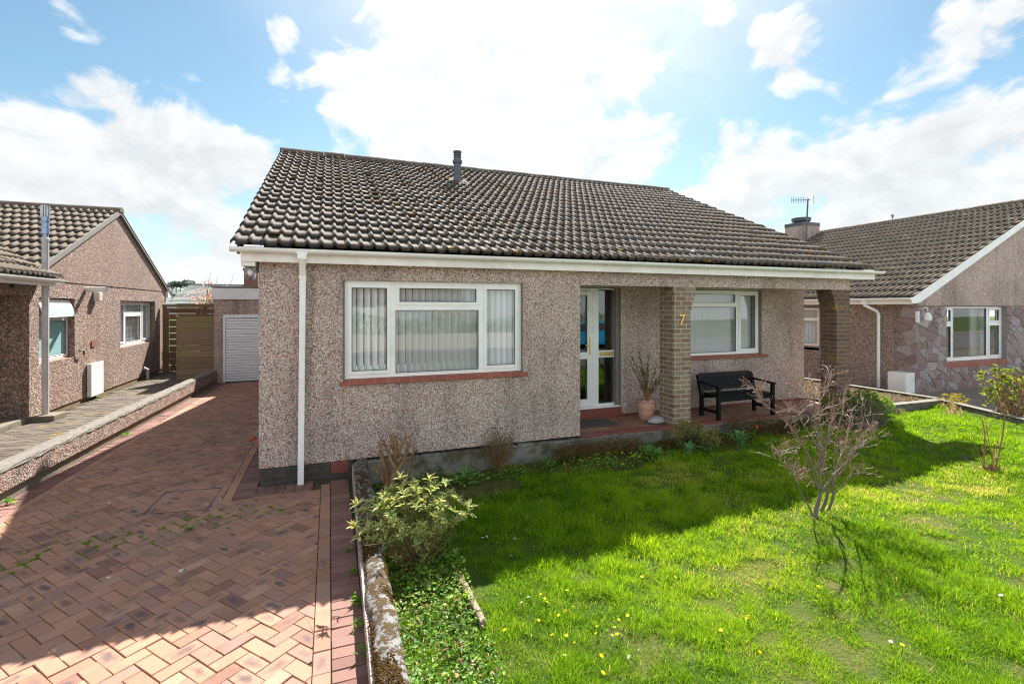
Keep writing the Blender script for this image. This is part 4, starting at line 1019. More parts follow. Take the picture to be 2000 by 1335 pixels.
ch = ony(478, 562, Yh + 3); MB().box(ch[0], ch[0] + .7, Yh + 2.7, Yh + 3.3, 2.4, ch[2] + .95).box(ch[0] - .05, ch[0] + .75, Yh + 2.65, Yh + 3.35, ch[2] + .95, ch[2] + 1.1).build('chimney', 'chimney_red', rr_)
MB().box(xa + .4, xb, Yh + .4, Yh + 6, -.4, ez).build('wall', 'render_pale', FH)
n = 50; V = []
for j in range(2):
    for i in range(n): x = -150 + i * 5; V.append((x, 190 + j * 60, -1 if j == 0 else 9.6 + 2.2 * math.sin(i * .5) + 1.4 * math.sin(i * 1.3)))
structure(MB().add(V, [(i, i + 1, n + i + 1, n + i) for i in range(n - 1)]).build('hill', 'hill_green'))
for k, (u, v, s_) in enumerate(((336, 556, 1.4), (344, 555, 1.3), (352, 556, 1.2), (367, 553, 1.8), (497, 553, 1.3))):
    c = at(u, v, 205.); T_ = thing('tree', ['small round-crowned tree on the skyline, leftmost by the gable', 'thin round tree second from the left on the skyline', 'thin tree third from the left on the skyline', 'widest bushy tree on the skyline, just left of the slate roof', 'dim tree on the skyline behind the red chimney'][k], 'tree', (c[0], c[1], c[2] - 2.5), 'trees on the far hill')
    m_ = 160; q = norm(g.normal(0, 1, (m_, 3))) * g.uniform(.5, 1, (m_, 1)) * np.array((s_ * 1.5, s_ * 1.2, s_ * .8)) + c
    leaves(q, g.normal(0, 1, (m_, 3)), g.normal(0, 1, (m_, 3)), .9, .7, g.random(m_), 'crown', 'far_leaf', T_)
    MB().tube([c + (0, 0, -4), c + (0, 0, 0)], .18, 5).build('trunk', 'bark_grey', T_)

# ================================================================== right-hand bungalow
RX, RY = 13.0, 7.45
B = thing('bungalow', 'right-hand bungalow with stone-clad front, big brown tiled roof and wide white window', 'bungalow', (15, 7.5, -.05), 'bungalows along the street')
rgx, rgz, eaz = 18.8, 5.04, 2.24; sB = (rgz - eaz) / (rgx - 12.72); sBl = math.sqrt(1 + sB * sB)
fB = frame((RX, RY, 0), (1, 0, 0), (0, 0, 1), (0, -1, 0)); WB = 11.6
b = MB(); wall_with_holes(b, fB, WB, -.3, 2.035, [(1.12, 3.62, .64, 2.025)], .25)
sc_ = b.build('front_wall', 'mortar', B)
MB().box(RX - .006, RX + .25, RY + .001, RY + .25, -.3, 2.034).build('corner', 'mortar', sc_)
def stones(u0, u1, z0, z1, n_, hole, place, seed, ragged=None):
    """random rubble: Voronoi cells cut by half-planes, each a proud stone with a worn edge"""
    g_ = np.random.default_rng(seed); P_ = np.stack([g_.uniform(u0 - .3, u1 + .3, n_), g_.uniform(z0 - .3, z1 + .3, n_)], 1); b_ = Bricks()
    for i in range(n_):
        poly = [(u0, z0), (u1, z0), (u1, z1), (u0, z1)]; c_ = P_[i]
        for j in np.argsort(((P_ - c_) ** 2 * (1, 1.5)).sum(1))[1:16]:
            q_ = P_[j]; mid = (c_ + q_) / 2; dn_ = (q_ - c_) * (1, 1.5); out = []
            for k in range(len(poly)):
                a_, e_ = np.array(poly[k]), np.array(poly[(k + 1) % len(poly)]); ia, ie = np.dot(a_ - mid, dn_), np.dot(e_ - mid, dn_)
                if ia <= 0: out.append(tuple(a_))
                if (ia <= 0) != (ie <= 0): out.append(tuple(a_ + (e_ - a_) * ia / (ia - ie)))
            poly = out
            if len(poly) < 3: break
        if len(poly) < 3: continue
        cc2 = np.mean(poly, 0)
        if ragged and not ragged(cc2): continue
        parts_ = [poly]
        if hole:
            parts_ = [clip(poly, *r_) for r_ in ((u0, hole[0], z0, z1), (hole[1], u1, z0, z1), (hole[0], hole[1], z0, hole[2]), (hole[0], hole[1], hole[3], z1))]
        for p_ in parts_:
            if len(p_) >= 3: b_.add([(*w_, 0, 0) for w_ in p_], g_.uniform(.008, .028), .004, .011, tint=float(g_.random()))
    b_.v = [place(*v_) for v_ in b_.v]
    return b_
st1 = stones(RX - .02, RX + 5.2, -.25, 2.03, 420, (RX + 1.12, RX + 3.62, .58, 2.028), lambda u, z, h_: (u, RY - h_, z), 71); st1.build('stone_front', 'cladding_stone', sc_)
st2 = stones(RY - .02, RY + .7, -.25, 2.03, 60, None, lambda u, z, h_: (RX - .004 - h_, u, z), 72, ragged=lambda c_: c_[0] < RY + .38 + .16 * math.sin(c_[1] * 9)); st2.build('stone_quoins', 'cladding_stone', sc_)
b = MB(); b.prism([(RX, 0, 2.036), (RX + WB, 0, 2.036), (RX + WB, 0, 2.1), (rgx, 0, rgz - .10), (RX, 0, 2.16)], (0, RY - .02, 0), (0, RY + .25, 0)); b.build('gable_wall', 'pebbledash', B)
fS = frame((RX, RY + .252, 0), (0, 1, 0), (0, 0, 1), (-1, 0, 0))
b = MB(); wall_with_holes(b, fS, 7.6, -.3, 2.2, [(2.2, 3.4, .86, 2.0)], .24); b.box(RX + .25, RX + WB, RY + 7.6, RY + 7.85, -.3, 2.2); b.box(RX + WB - .25, RX + WB, RY + .25, RY + 7.6, -.3, 2.2)
b.prism([(RX, 0, 2.15), (RX + WB, 0, 2.15), (rgx, 0, rgz - .12)], (0, RY + 7.6, 0), (0, RY + 7.8, 0)); b.build('wall', 'pebbledash_tan', B)
nB = 19; LB = (rgx - 12.72) * sBl
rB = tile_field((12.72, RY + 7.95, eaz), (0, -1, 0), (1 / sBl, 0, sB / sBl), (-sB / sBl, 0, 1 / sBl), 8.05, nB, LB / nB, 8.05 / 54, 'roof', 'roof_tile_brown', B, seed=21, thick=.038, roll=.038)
MB().add([(12.72, RY - .08, eaz - .01), (12.72, RY + 7.95, eaz - .01), (rgx, RY + 7.95, rgz - .02), (rgx, RY - .08, rgz - .02)], [(0, 1, 2, 3)]).add([(rgx, RY - .1, rgz), (rgx, RY + 7.95, rgz), (rgx + 6.1, RY + 7.95, eaz), (rgx + 6.1, RY - .1, eaz)], [(0, 1, 2, 3)]).build('roof_deck', 'roof_tile_brown', rB)
half_round((rgx, RY - .1, rgz), (rgx, RY + 8, rgz), .12, 0, rB, 'ridge_cap', 'roof_tile_brown')
MB().prism([(12.70, 0, eaz - .16), (12.70, 0, eaz - .02), (rgx, 0, rgz - .02), (rgx, 0, rgz - .18), (13.0, 0, eaz - .13)], (0, RY - .075, 0), (0, RY - .05, 0)).build('bargeboard', 'upvc', B)
MB().box(12.72, 12.74, RY - .04, RY + 7.9, eaz - .17, eaz - .02).box(12.74, 13.0, RY - .04, RY + 7.9, eaz - .15, eaz - .13).build('fascia', 'upvc', B)
gutter(B, (12.66, RY - .08, eaz - .03), (12.66, RY + 7.95, eaz - .03), (-1, 0, 0))
b = MB(); yy = RY + .98
b.box(12.61, 12.71, yy - .05, yy + .05, eaz - .17, eaz - .07); b.tube([(12.66, yy, eaz - .15), (12.68, yy, eaz - .2), (12.90, yy - .14, eaz - .34), (12.94, yy - .16, eaz - .42), (12.94, yy - .16, -.02)], .042, 4)
b.build('downpipe', 'upvc', B)
fwB = frame((RX + 1.12, RY + .09, .66), (1, 0, 0), (0, 0, 1), (0, -1, 0))
wB = window(B, fwB, 2.5, 1.355, [(.07, .33, .10, .86, True), (.07, .33, .99, 1.27, True), (.43, 1.82, .09, 1.31, False), (1.95, 2.38, .10, .86, True), (1.95, 2.38, .99, 1.27, True)], sill=(-.02, 2.56, 0, .14, .12), label='wide white window in the stone front')
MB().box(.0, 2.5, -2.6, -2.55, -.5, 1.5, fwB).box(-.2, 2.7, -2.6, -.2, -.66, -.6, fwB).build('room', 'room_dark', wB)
b = MB()
for i in range(7): x = 1.55 + i * .06; b.add([fwB(x, -.2, 0), fwB(x + .035, -.25, 0), fwB(x + .035, -.25, 1.33), fwB(x, -.2, 1.33), fwB(x + .06, -.2, 0), fwB(x + .06, -.2, 1.33)], [(0, 1, 2, 3), (1, 4, 5, 2)])
for i in range(8): x = 1.95 + i * .06; b.add([fwB(x, -.2, 0), fwB(x + .035, -.25, 0), fwB(x + .035, -.25, 1.33), fwB(x, -.2, 1.33), fwB(x + .06, -.2, 0), fwB(x + .06, -.2, 1.33)], [(0, 1, 2, 3), (1, 4, 5, 2)])
b.build('curtain', 'blind_fabric', wB)
fsB = frame((RX + .08, RY + 2.5, .88), (0, 1, 0), (0, 0, 1), (-1, 0, 0))
window(B, fsB, 1.1, 1.1, [(.07, 1.03, .07, .72, False), (.07, 1.03, .82, 1.03, False)], blind=True, sill=(-.05, 1.15, 0, .1, .08), label='white side window seen past the brick end pillar', pitch=.11, glass='side_glass', tilt=1.0)
b = MB(); b.box(RX - .36, RX - .02, RY + .02, RY + .42, -.03, .45); mb_ = b.build('meter_box', 'upvc', B, bevel=.008)
MB().box(RX - .372, RX - .3605, RY + .05, RY + .39, .03, .41).build('door', 'upvc', mb_, bevel=.004)
bb = onx(1724, 592, RX - .06); b = MB(); b.box(RX - .14, RX - .001, bb[1] - .09, bb[1] + .09, bb[2] - .08, bb[2] + .07); o = b.build('bird_box', 'bird_box_wood', None, (RX - .07, bb[1], bb[2]), bevel=.004)
tag(o, 'small wooden bird box under the eaves of the right-hand bungalow', 'bird box')
MB().tube([(RX - .143, bb[1] + .03, bb[2]), (RX - .138, bb[1] + .03, bb[2])], .02, 14).build('entrance_hole', 'cloth_dark', o)
b = MB(); lx = ony(1810, 606, RY - .12)
b.tube([(lx[0] - .02, RY, lx[2] + .02), (lx[0] - .02, RY - .1, lx[2] + .07), (lx[0], RY - .14, lx[2] + .05), (lx[0], RY - .14, lx[2] - .05)], .016, 8); b.box(RX - .05, RX + .02, RY - .05, RY + .0, lx[2] - .28, lx[2] - .02); b.lathe([(.03, -.05), (.06, -.08), (.06, -.1)], (lx[0], RY - .14, lx[2]), 16)
ol = b.build('outdoor_lamp', 'white_plastic', B)
MB().lathe([(.055, -.10), (.075, -.13), (.075, -.22), (.06, -.24), (.01, -.245)], (lx[0], RY - .14, lx[2]), 18).build('lamp_glass', 'white_plastic', ol)
# chimney and aerial
cq = ony(1563, 440, 14.6); b = MB(); cx_, cy_ = cq[0] + .1, 14.6
b.box(cx_ - .48, cx_ + .48, cy_ - .4, cy_ + .4, 3.4, 5.28); chm = b.build('chimney', 'pebbledash', B)
MB().box(cx_ - .49, cx_ + .49, cy_ - .41, cy_ + .41, 5.281, 5.42).build('chimney_cap', 'flue_grey', chm)
MB().lathe([(.2, 5.44), (.34, 5.5), (.36, 5.6), (.36, 5.64), (.1, 5.65)], (cx_ - .05, cy_, 0), 18).build('chimney_pot', 'flue_grey', chm)
am = ony(1573, 470, 14.05); at_ = ony(1578, 388, 14.05); b = MB(); b.tube([(am[0], 14.05, 4.1), (at_[0], 14.05, at_[2])], .03, 8)
o = thing('tv_aerial', 'tall yagi television aerial on a mast against the pebbledash chimney', 'aerial', (am[0], 14.05, 4.1)); b.build('mast', 'aerial_metal', o)
bm_ = MB(); p0 = np.array((at_[0] + .12, 14.05, at_[2] - .04)); p1_ = ony(1546, 391, 13.4); bm_.tube([p0, p1_], .014, 5)
for i in range(9):
    p = p0 + (p1_ - p0) * (.28 + .09 * i) ; bm_.tube([p + (0, 0, .12), p - (0, 0, .12)], .008, 4)
bm_.build('boom', 'aerial_metal', o)
b = MB()
for dz in (-.16, -.08, .08, .16): b.tube([p0 + (.02, -.16, dz), p0 + (.02, .16, dz)], .009, 4)
for dy in (-.12, .12): b.tube([p0 + (.02, dy, -.18), p0 + (.02, dy, .18)], .009, 4)
b.build('reflector', 'aerial_metal', o)
fa = ony(1743, 424, 26.); b = MB(); b.tube([fa - (0, 0, 3), fa + (0, 0, .2)], .03, 5).tube([fa + (-.2, 0, .1), fa + (.25, 0, .12)], .02, 4)
for i in range(4): b.tube([fa + (-.15 + .1 * i, 0, -.05), fa + (-.15 + .1 * i, 0, .25)], .015, 4)
tag(b.build('tv_aerial', 'aerial_metal', None, tuple(fa - (0, 0, 3))), 'tiny distant television aerial poking above the brown roof ridge', 'aerial')
# ================================================================== things in the porch
# bench
BX0, BX1, BYf, BYb = 6.12, 7.33, 6.46, 6.86; fz = .103
Bn = thing('garden_bench', 'black wooden slatted garden bench under the porch window', 'bench', (6.7, 6.7, fz))
for (x, y, top, lean) in ((BX0, BYf, .54, 0), (BX1, BYf, .54, 0), (BX0, BYb, .70, .09), (BX1, BYb, .70, .09)):
    b = MB(); s_ = .028
    b.add([(x + a_, y + c_ + (0 if k < 2 else lean), fz + z) for k, z in enumerate((0, .36, top)) for a_, c_ in ((-s_, -s_), (s_, -s_), (s_, s_), (-s_, s_))],
          [(3, 2, 1, 0), (8, 9, 10, 11)] + [(k * 4 + i, k * 4 + (i + 1) % 4, k * 4 + 4 + (i + 1) % 4, k * 4 + 4 + i) for k in range(2) for i in range(4)])
    b.build('leg', 'black_wood', Bn, bevel=.004)
b = MB()
for i in range(6): b.box(BX0 + .035, BX1 - .035, BYf - .03 + i * .071, BYf + .03 + i * .071, fz + .375, fz + .398)
b.box(BX0 + .03, BX1 - .03, BYf - .012, BYf + .012, fz + .30, fz + .372).box(BX0 + .03, BX1 - .03, BYb - .012, BYb + .012, fz + .30, fz + .372); b.build('seat', 'black_wood', Bn, bevel=.004)
b = MB(); yt = lambda z: BYb + .09 * (z - .36) / .34
def bk_(x0, x1, z0, z1, t_): b.add([(x, yt(z) + dy, fz + z) for z in (z0, z1) for x, dy in ((x0, -t_), (x1, -t_), (x1, t_), (x0, t_))], [(3, 2, 1, 0), (4, 5, 6, 7), (0, 1, 5, 4), (1, 2, 6, 5), (2, 3, 7, 6), (3, 0, 4, 7)])
bk_(BX0 + .03, BX1 - .03, .655, .725, .016); bk_(BX0 + .03, BX1 - .03, .43, .47, .014)
for i in range(21): x = BX0 + .055 + i * (BX1 - BX0 - .11) / 20; bk_(x - .0215, x + .0215, .47, .655, .008)
b.build('backrest', 'black_wood', Bn, bevel=.002)
for x in (BX0, BX1):
    b = MB(); b.add([(x + a_, y, fz + z + dz) for (y, z) in ((BYf - .05, .542), (BYf + .06, .55), (yt(.56) + .0, .575)) for a_, dz in ((-.032, 0), (.032, 0), (.032, .028), (-.032, .028))],
          [(3, 2, 1, 0), (8, 9, 10, 11)] + [(k * 4 + i, k * 4 + (i + 1) % 4, k * 4 + 4 + (i + 1) % 4, k * 4 + 4 + i) for k in range(2) for i in range(4)]); b.build('armrest', 'black_wood', Bn, bevel=.005)
    MB().box(x - .014, x + .014, BYf + .03, BYb - .03, fz + .10, fz + .145).build('stretcher', 'black_wood', Bn)
# potted plant
pc = (5.02, 6.94, .1005)
PT = thing('potted_plant', 'spiky sparse plant in a terracotta pot between the front door and the brick pillar', 'pot plant', pc)
MB().lathe([(.105, 0), (.115, .02), (.135, .10), (.138, .118), (.132, .125), (.165, .2), (.17, .245), (.15, .29), (.145, .30), (.16, .315), (.16, .335), (.14, .335), (.135, .30), (.01, .295)], pc, 32).build('pot', 'terracotta', PT, smooth=True)
b = MB()
for (dx, dy, r_) in ((-.07, -.06, .035), (.05, -.08, .04), (.02, .06, .03), (-.03, -.09, .025), (.09, .0, .03)): b.lathe([(r_ * .4, -.02), (r_, .0), (r_ * .9, r_ * .5), (r_ * .4, r_ * .9), (.002, r_)], (pc[0] + dx, pc[1] + dy, pc[2] + .305), 12)
b.build('stones', 'white_stone', PT, smooth=True)
nb_ = NB(); LP, LD, LL = [], [], []
gp = np.random.default_rng(22)
for i, (dx, hh, bend) in enumerate(((-.42, .86, .1), (-.33, .80, .12), (-.25, 1.0, .04), (-.14, .90, .05), (-.05, .62, .05), (.08, .55, .1), (.16, .72, .12), (.30, .60, .2), (.40, .50, .25), (-.2, .6, .1), (.22, .45, .2), (.02, .78, 0))):
    dy = gp.normal(0, .10); tt = np.linspace(0, 1, 9)
    pts = np.stack([pc[0] + dx * (tt ** 1.3) * .95, pc[1] + dy * tt, pc[2] + .3 + hh * tt - bend * tt ** 3 * .6], 1)
    nb_.tube(pts, np.linspace(.011, .002, 9), 5, .5)
    for t_ in gp.uniform(.22, 1, 40):
        k = t_ * 8; i0 = int(min(k, 7)); p = pts[i0] + (pts[i0 + 1] - pts[i0]) * (k - i0); dd = norm(pts[i0 + 1] - pts[i0]) + gp.normal(0, .42, 3)
        LP.append(p); LD.append(dd); LL.append(gp.uniform(.04, .11))
nb_.build('stems', 'bark_brown', PT)
leaves(np.array(LP), np.array(LD), gp.normal(0, 1, (len(LP), 3)), np.array(LL), .0075, gp.random(len(LP)), 'leaves', 'olive_leaf', PT)
# stone and door mat
sp = onz(1284, 822, .1); bm = bmesh.new(); bmesh.ops.create_icosphere(bm, subdivisions=3, radius=1)
for v in bm.verts:
    q = v.co; v.co = Vector((q.x * .155, q.y * .10, q.z * .085 * (1 if q.z > 0 else .35))) * (1 + .05 * math.sin(5 * q.x + 3 * q.y) + .03 * random.gauss(0, 1))
me = bpy.data.meshes.new('stone'); bm.to_mesh(me); bm.free(); me.polygons.foreach_set('use_smooth', [True] * len(me.polygons))
o = link('stone', me, 'pebble_stone'); o.location = (5.02, 6.66, .13); tag(o, 'grey rounded beach stone at the foot of the brick pillar', 'stone')
tag(MB().box(3.55, 4.38, 6.78, 7.20, .101, .114).build('doormat', 'doormat', None, (3.96, 7, .101), bevel=.004), 'thin brown doormat on the porch tiles before the front door', 'doormat')
# red-handled garden tool leaning behind the left corner
b = MB(); b.prism([(-.80, 7.9, .02), (-.98, 7.75, .16), (-1.0, 7.95, .16), (-.80, 8.1, .02)], (0, 0, .02), (0, 0, .06)); b.tube([(-.82, 7.9, .12), (-.80, 7.5, -.08)], .012, 6); o = b.build('hose_reel', 'grey_pipe', None, (-.9, 7.8, -.1)); tag(o, 'grey hose holder with red nozzle on the side wall of the middle bungalow', 'hose holder')
MB().tube([(-1.0, 7.85, .14), (-1.06, 7.8, .10)], .02, 8).build('nozzle', 'orange_petal', o)

# ================================================================== lawn
def edge_x(y): return .40 + .50 * np.clip((np.asarray(y) - 1.5) / 1.2, 0, 1) - .0 * np.asarray(y) + .12 * np.clip(np.asarray(y) - 3.4, 0, 3)
n = 70; xs = np.linspace(.3, 13, n * 2); ys = np.linspace(.3, 6.46, n); X, Y = np.meshgrid(xs, ys)
Z = lawn_z(X, Y) + np.random.default_rng(3).normal(0, .006, X.shape); m = len(xs)
V = np.stack([X, Y, Z], -1).reshape(-1, 3); ii = (np.arange(n - 1)[:, None] * m + np.arange(m - 1)[None]).ravel()
cxy = V[ii]; ii = ii[np.where(cxy[:, 1] < 5.9, cxy[:, 0] < 10.0 + (cxy[:, 1] - 3.2) * .46 - .02, cxy[:, 0] < 9.4)]
structure(npmesh('garden_ground', V, np.stack([ii, ii + 1, ii + m + 1, ii + m], 1), 'lawn_soil', None, None, None, True))
gg = np.random.default_rng(17)
def pix(P):
    r = ca * P[:, 0] - sa * P[:, 1]; dd = sa * P[:, 0] + ca * P[:, 1]
    return CX + F * r / np.maximum(dd, .05), dd
def right_x(y): return 10.0 + (np.asarray(y) - 3.2) * .46 - .08
N_ = 1050000
GX, GY = gg.uniform(.3, 11.3, N_), gg.uniform(.9, 6.36, N_)
u_, dd = pix(np.stack([GX, GY, GX * 0], 1))
keep = ((GX > edge_x(GY) + gg.normal(0, .03, N_)) | ((gg.random(N_) < .42) & (GX > mwx(GY) + .19))) & (GX < np.where(GY < 5.98, right_x(GY), 20)) & (dd > 1.6) & (u_ > 250) & (u_ < 2500) & ((GY < 5.98) | (GX < 9.3))
bedline = 5.72 + .18 * np.sin(GX * 1.1) + .1 * np.sin(GX * 2.7 + 1)
bedline = np.where(GX > 8.2, 6.0, bedline); bedline = np.where(GX < 2.2, 5.35 - .15 * (2.2 - GX), bedline)
keep &= GY < bedline + gg.normal(0, .06, N_)
keep &= gg.random(N_) < np.clip((2.9 / dd) ** 1.35, .10, 1)
keep &= gg.random(N_) < .2 + 1.6 * field(75, .085)(GX, GY)
cl1, cl2, cl3 = field(71, .32), field(72, .11), field(73, .9)
GX, GY, dd = GX[keep], GY[keep], dd[keep]; n = len(GX)
c1, c2, c3, c4 = cl1(GX, GY), cl2(GX, GY), cl3(GX, GY), field(74, .055)(GX, GY)
straw = np.zeros(n)
for (u, v, rx, s_) in ((1920, 965, .42, .9), (1790, 960, .3, .75), (1860, 950, .25, .8), (1745, 985, .22, .6), (1480, 1030, .26, .6), (1460, 1110, .3, .5), (1500, 1090, .25, .5), (1690, 975, .22, .6), (1320, 925, .45, .55), (1410, 985, .28, .7), (1290, 945, .3, .4), (1800, 1025, .25, .6), (1500, 940, .25, .6), (1900, 935, .3, .5), (1640, 1000, .2, .5), (1585, 1010, .25, .55)):
    c = onz(u, v, -.1); q = ((GX - c[0]) / rx) ** 2 + ((GY - c[1]) / (rx * .6)) ** 2; straw = np.maximum(straw, min(1, s_ * 1.25) * np.exp(-q * .75))
straw *= .35 + .65 * (c2 > .45)
hgt = (.03 + .04 * c1 + .045 * c1 * c2 + .02 * gg.random(n)) * (.52 + .62 * c4) * (1 - .62 * straw) * (.85 + .35 * c3)
hgt *= np.where(c1 + c2 < .62, .72, 1)
az = gg.uniform(0, 6.283, n) + 3 * c1; lean = gg.gamma(2.2, .30, n)
wd = gg.uniform(.0022, .0046, n) * np.clip(dd / 3.2, .85, 2.2)
tint = np.clip(.35 + .34 * (c3 - .35) + .16 * gg.normal(0, 1, n) + .22 * (c4 - .5), .02, .79)
isst = gg.random(n) < .03 + .85 * straw; tint = np.where(isst, gg.uniform(.8, 1., n), tint)
D2 = np.stack([np.cos(az), np.sin(az)], 1); S2 = np.stack([-np.sin(az), np.cos(az)], 1)
face = gg.uniform(0, 6.283, n); S2 = np.stack([np.cos(face), np.sin(face)], 1)
B0 = np.stack([GX, GY, lawn_z(GX, GY) - .008], 1)
T_ = np.array([0, .38, .72, 1.]); Wt = np.array([1, .9, .6, .06])
rows = []
for t_, wt in zip(T_, Wt):
    hor = lean * t_ ** 1.8 * hgt * 1.1; ver = hgt * (t_ - .22 * np.minimum(lean, 1.6) * t_ ** 2.2)
    c = B0 + np.concatenate([D2 * hor[:, None], ver[:, None]], 1); e = np.concatenate([S2 * (wd * wt * .5)[:, None], np.zeros((n, 1))], 1)
    rows += [c - e, c + e]
V = np.stack(rows, 1).reshape(-1, 3); k = 8 * np.arange(n)[:, None, None]
Fq = (np.array([(0, 1, 3, 2), (2, 3, 5, 4), (4, 5, 7, 6)])[None] + k).reshape(-1, 4)
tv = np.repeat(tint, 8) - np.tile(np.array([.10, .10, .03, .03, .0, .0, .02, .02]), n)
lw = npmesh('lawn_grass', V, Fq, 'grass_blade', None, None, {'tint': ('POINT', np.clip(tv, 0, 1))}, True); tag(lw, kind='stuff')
print('blades', n)
# ------------------------------------------------------------------ helpers for plants
def lz(p): return float(lawn_z(p[0], p[1]))
def spot(u, v):
    z = -.12
    for _ in range(4): p = onz(u, v, z); z = lz(p)
    return np.array((p[0], p[1], z))
def rosette(P, A, L, W, k, g_, spread=(.5, 1.25), tint=(.2, .8)):
    """k leaves round each point P about axis A"""
    m = len(P); A = norm(A); ref = norm(np.cross(A, g_.normal(0, 1, (m, 3)))); r2_ = np.cross(A, ref)
    ph = (np.arange(k)[None] * 2.4 + g_.uniform(0, 6.28, (m, 1))) + g_.normal(0, .25, (m, k)); sp_ = g_.uniform(*spread, (m, k))
    D = (np.cos(ph) * np.sin(sp_))[..., None] * ref[:, None] + (np.sin(ph) * np.sin(sp_))[..., None] * r2_[:, None] + np.cos(sp_)[..., None] * A[:, None]
    N = np.repeat(A[:, None], k, 1)
    PP = np.repeat(P[:, None], k, 1); LL = L * g_.uniform(.65, 1.2, (m, k)); t_ = g_.uniform(*tint, (m, k))
    return PP.reshape(-1, 3), D.reshape(-1, 3), N.reshape(-1, 3), LL.ravel(), (W * g_.uniform(.8, 1.2, (m, k))).ravel(), t_.ravel()
def curve(p, q, k, g_, sag=.0, wob=.02):
    t_ = np.linspace(0, 1, k)[:, None]; c = p * (1 - t_) + q * t_; c[:, 2] += sag * np.sin(np.pi * t_[:, 0]); c[1:-1] += g_.normal(0, wob, (k - 2, 3)); return c
def bush(name, label, cat, base, tops, leafmat, barkmat, L, W, k, g_, stem=.006, spread=(.5, 1.25), tint=(.2, .8), extra=0, sag=.05, group=None, up=.6, sides=4, every=1):
    o = thing(name, label, cat, tuple(base), group); nb_ = NB(); base = np.array(base)
    for q in tops[::every]:
        st_ = base + np.array((g_.normal(0, .05), g_.normal(0, .05), 0)); c = curve(st_, q, 7, g_, -sag, np.linalg.norm(q - base) * .03); nb_.tube(c, np.linspace(stem, stem * .35, 7), sides, .5)
    nb_.build('stems', barkmat, o)
    A = norm(tops - base) + np.array((0, 0, up)); R_ = [rosette(tops, A, L, W, k, g_, spread, tint)]
    if extra:
        i = g_.integers(0, len(tops), extra); t_ = g_.uniform(.45, .95, (extra, 1)); P = base * (1 - t_) + tops[i] * t_ + g_.normal(0, .02, (extra, 3)); P[:, 2] -= sag * np.sin(np.pi * t_[:, 0])
        R_.append(rosette(P, A[i] + g_.normal(0, .5, (extra, 3)), L * .85, W * .9, max(3, k // 2), g_, spread, tint))
    Q = [np.concatenate(z) for z in zip(*R_)]
    leaves(*Q, 'leaves', leafmat, o); return o
def dome(c, rx, ry, rz, m, g_, lo=.1, fill=.25):
    q = norm(g_.normal(0, 1, (m * 3, 3))); q = q[q[:, 2] > -lo][:m]; q = q * (1 - fill * g_.random((len(q), 1)) ** 2)
    return np.array(c) + q * np.array((rx, ry, rz))
# variegated rhododendron beside the garden wall
g1 = np.random.default_rng(101); c0 = spot(822, 1098)
tops = dome(c0 + (-.07, .0, .39), .46, .28, .28, 150, g1, .5, .35); tops = np.concatenate([tops, [at(693, 1030, 3.6), at(915, 990, 3.65), at(782, 935, 3.9), at(838, 937, 4.0), at(912, 1002, 3.6), at(700, 985, 3.75), at(870, 945, 3.9)]])
bush('rhododendron_bush', 'cream-edged yellow-green rhododendron bush leaning over the mossy garden wall', 'bush', c0, tops, 'variegated_leaf', 'bark_brown', .074, .019, 9, g1, .0036, (.55, 1.35), (.25, 1.), 90, .08, every=2)
# pruned brown shrub in the corner
g2 = np.random.default_rng(102); c0 = spot(762, 952); o = thing('pruned_shrub', 'bare orange-brown cut-back shrub in the corner by the house wall', 'shrub', tuple(c0)); nb_ = NB()
d0 = 5.42
for (u0, v0, pts_, r0_) in ((757, 948, [(752, 905), (742, 880)], .02), (765, 948, [(770, 915), (773, 880), (772, 850)], .022), (772, 915, [(762, 895), (750, 862), (744, 858)], .014), (773, 890, [(785, 870), (793, 852)], .013), (773, 882, [(765, 870), (762, 848)], .013), (768, 930, [(785, 905), (797, 880)], .012), (790, 940, [(797, 920), (805, 890), (812, 880)], .013), (752, 915, [(745, 890), (741, 862)], .012), (776, 900, [(792, 885), (801, 862)], .010), (750, 945, [(740, 925), (728, 915)], .008)):
    pp = np.array([at(u, v, d0 + g2.normal(0, .05)) for u, v in [(u0, v0)] + pts_]); nb_.tube(pp, np.linspace(r0_ * 1.5, r0_ * .9, len(pp)), 7, .3)
    for _ in range(11):
        t_ = g2.random(); i = min(int(t_ * (len(pp) - 1)), len(pp) - 2); p = pp[i] + (pp[i + 1] - pp[i]) * g2.random(); q = p + np.array((g2.normal(0, .05), g2.normal(0, .05), g2.uniform(.03, .13))); nb_.tube(np.array([p, (p + q) / 2 + g2.normal(0, .008, 3), q]), [.005, .004, .002], 4, .6)
nb_.build('branches', 'bark_brown', o)
# wispy shrub against the plinth
g3 = np.random.default_rng(103); c0 = spot(975, 915); tops = dome(c0 + (-.02, -.02, .30), .27, .15, .28, 120, g3, .5, .6)
bush('wispy_shrub', 'thin wispy brown-green shrub against the concrete plinth under the wide window', 'shrub', c0, tops, 'olive_leaf', 'bark_brown', .026, .011, 7, g3, .0035, (.3, 1.4), (0, 1), 200, .02)
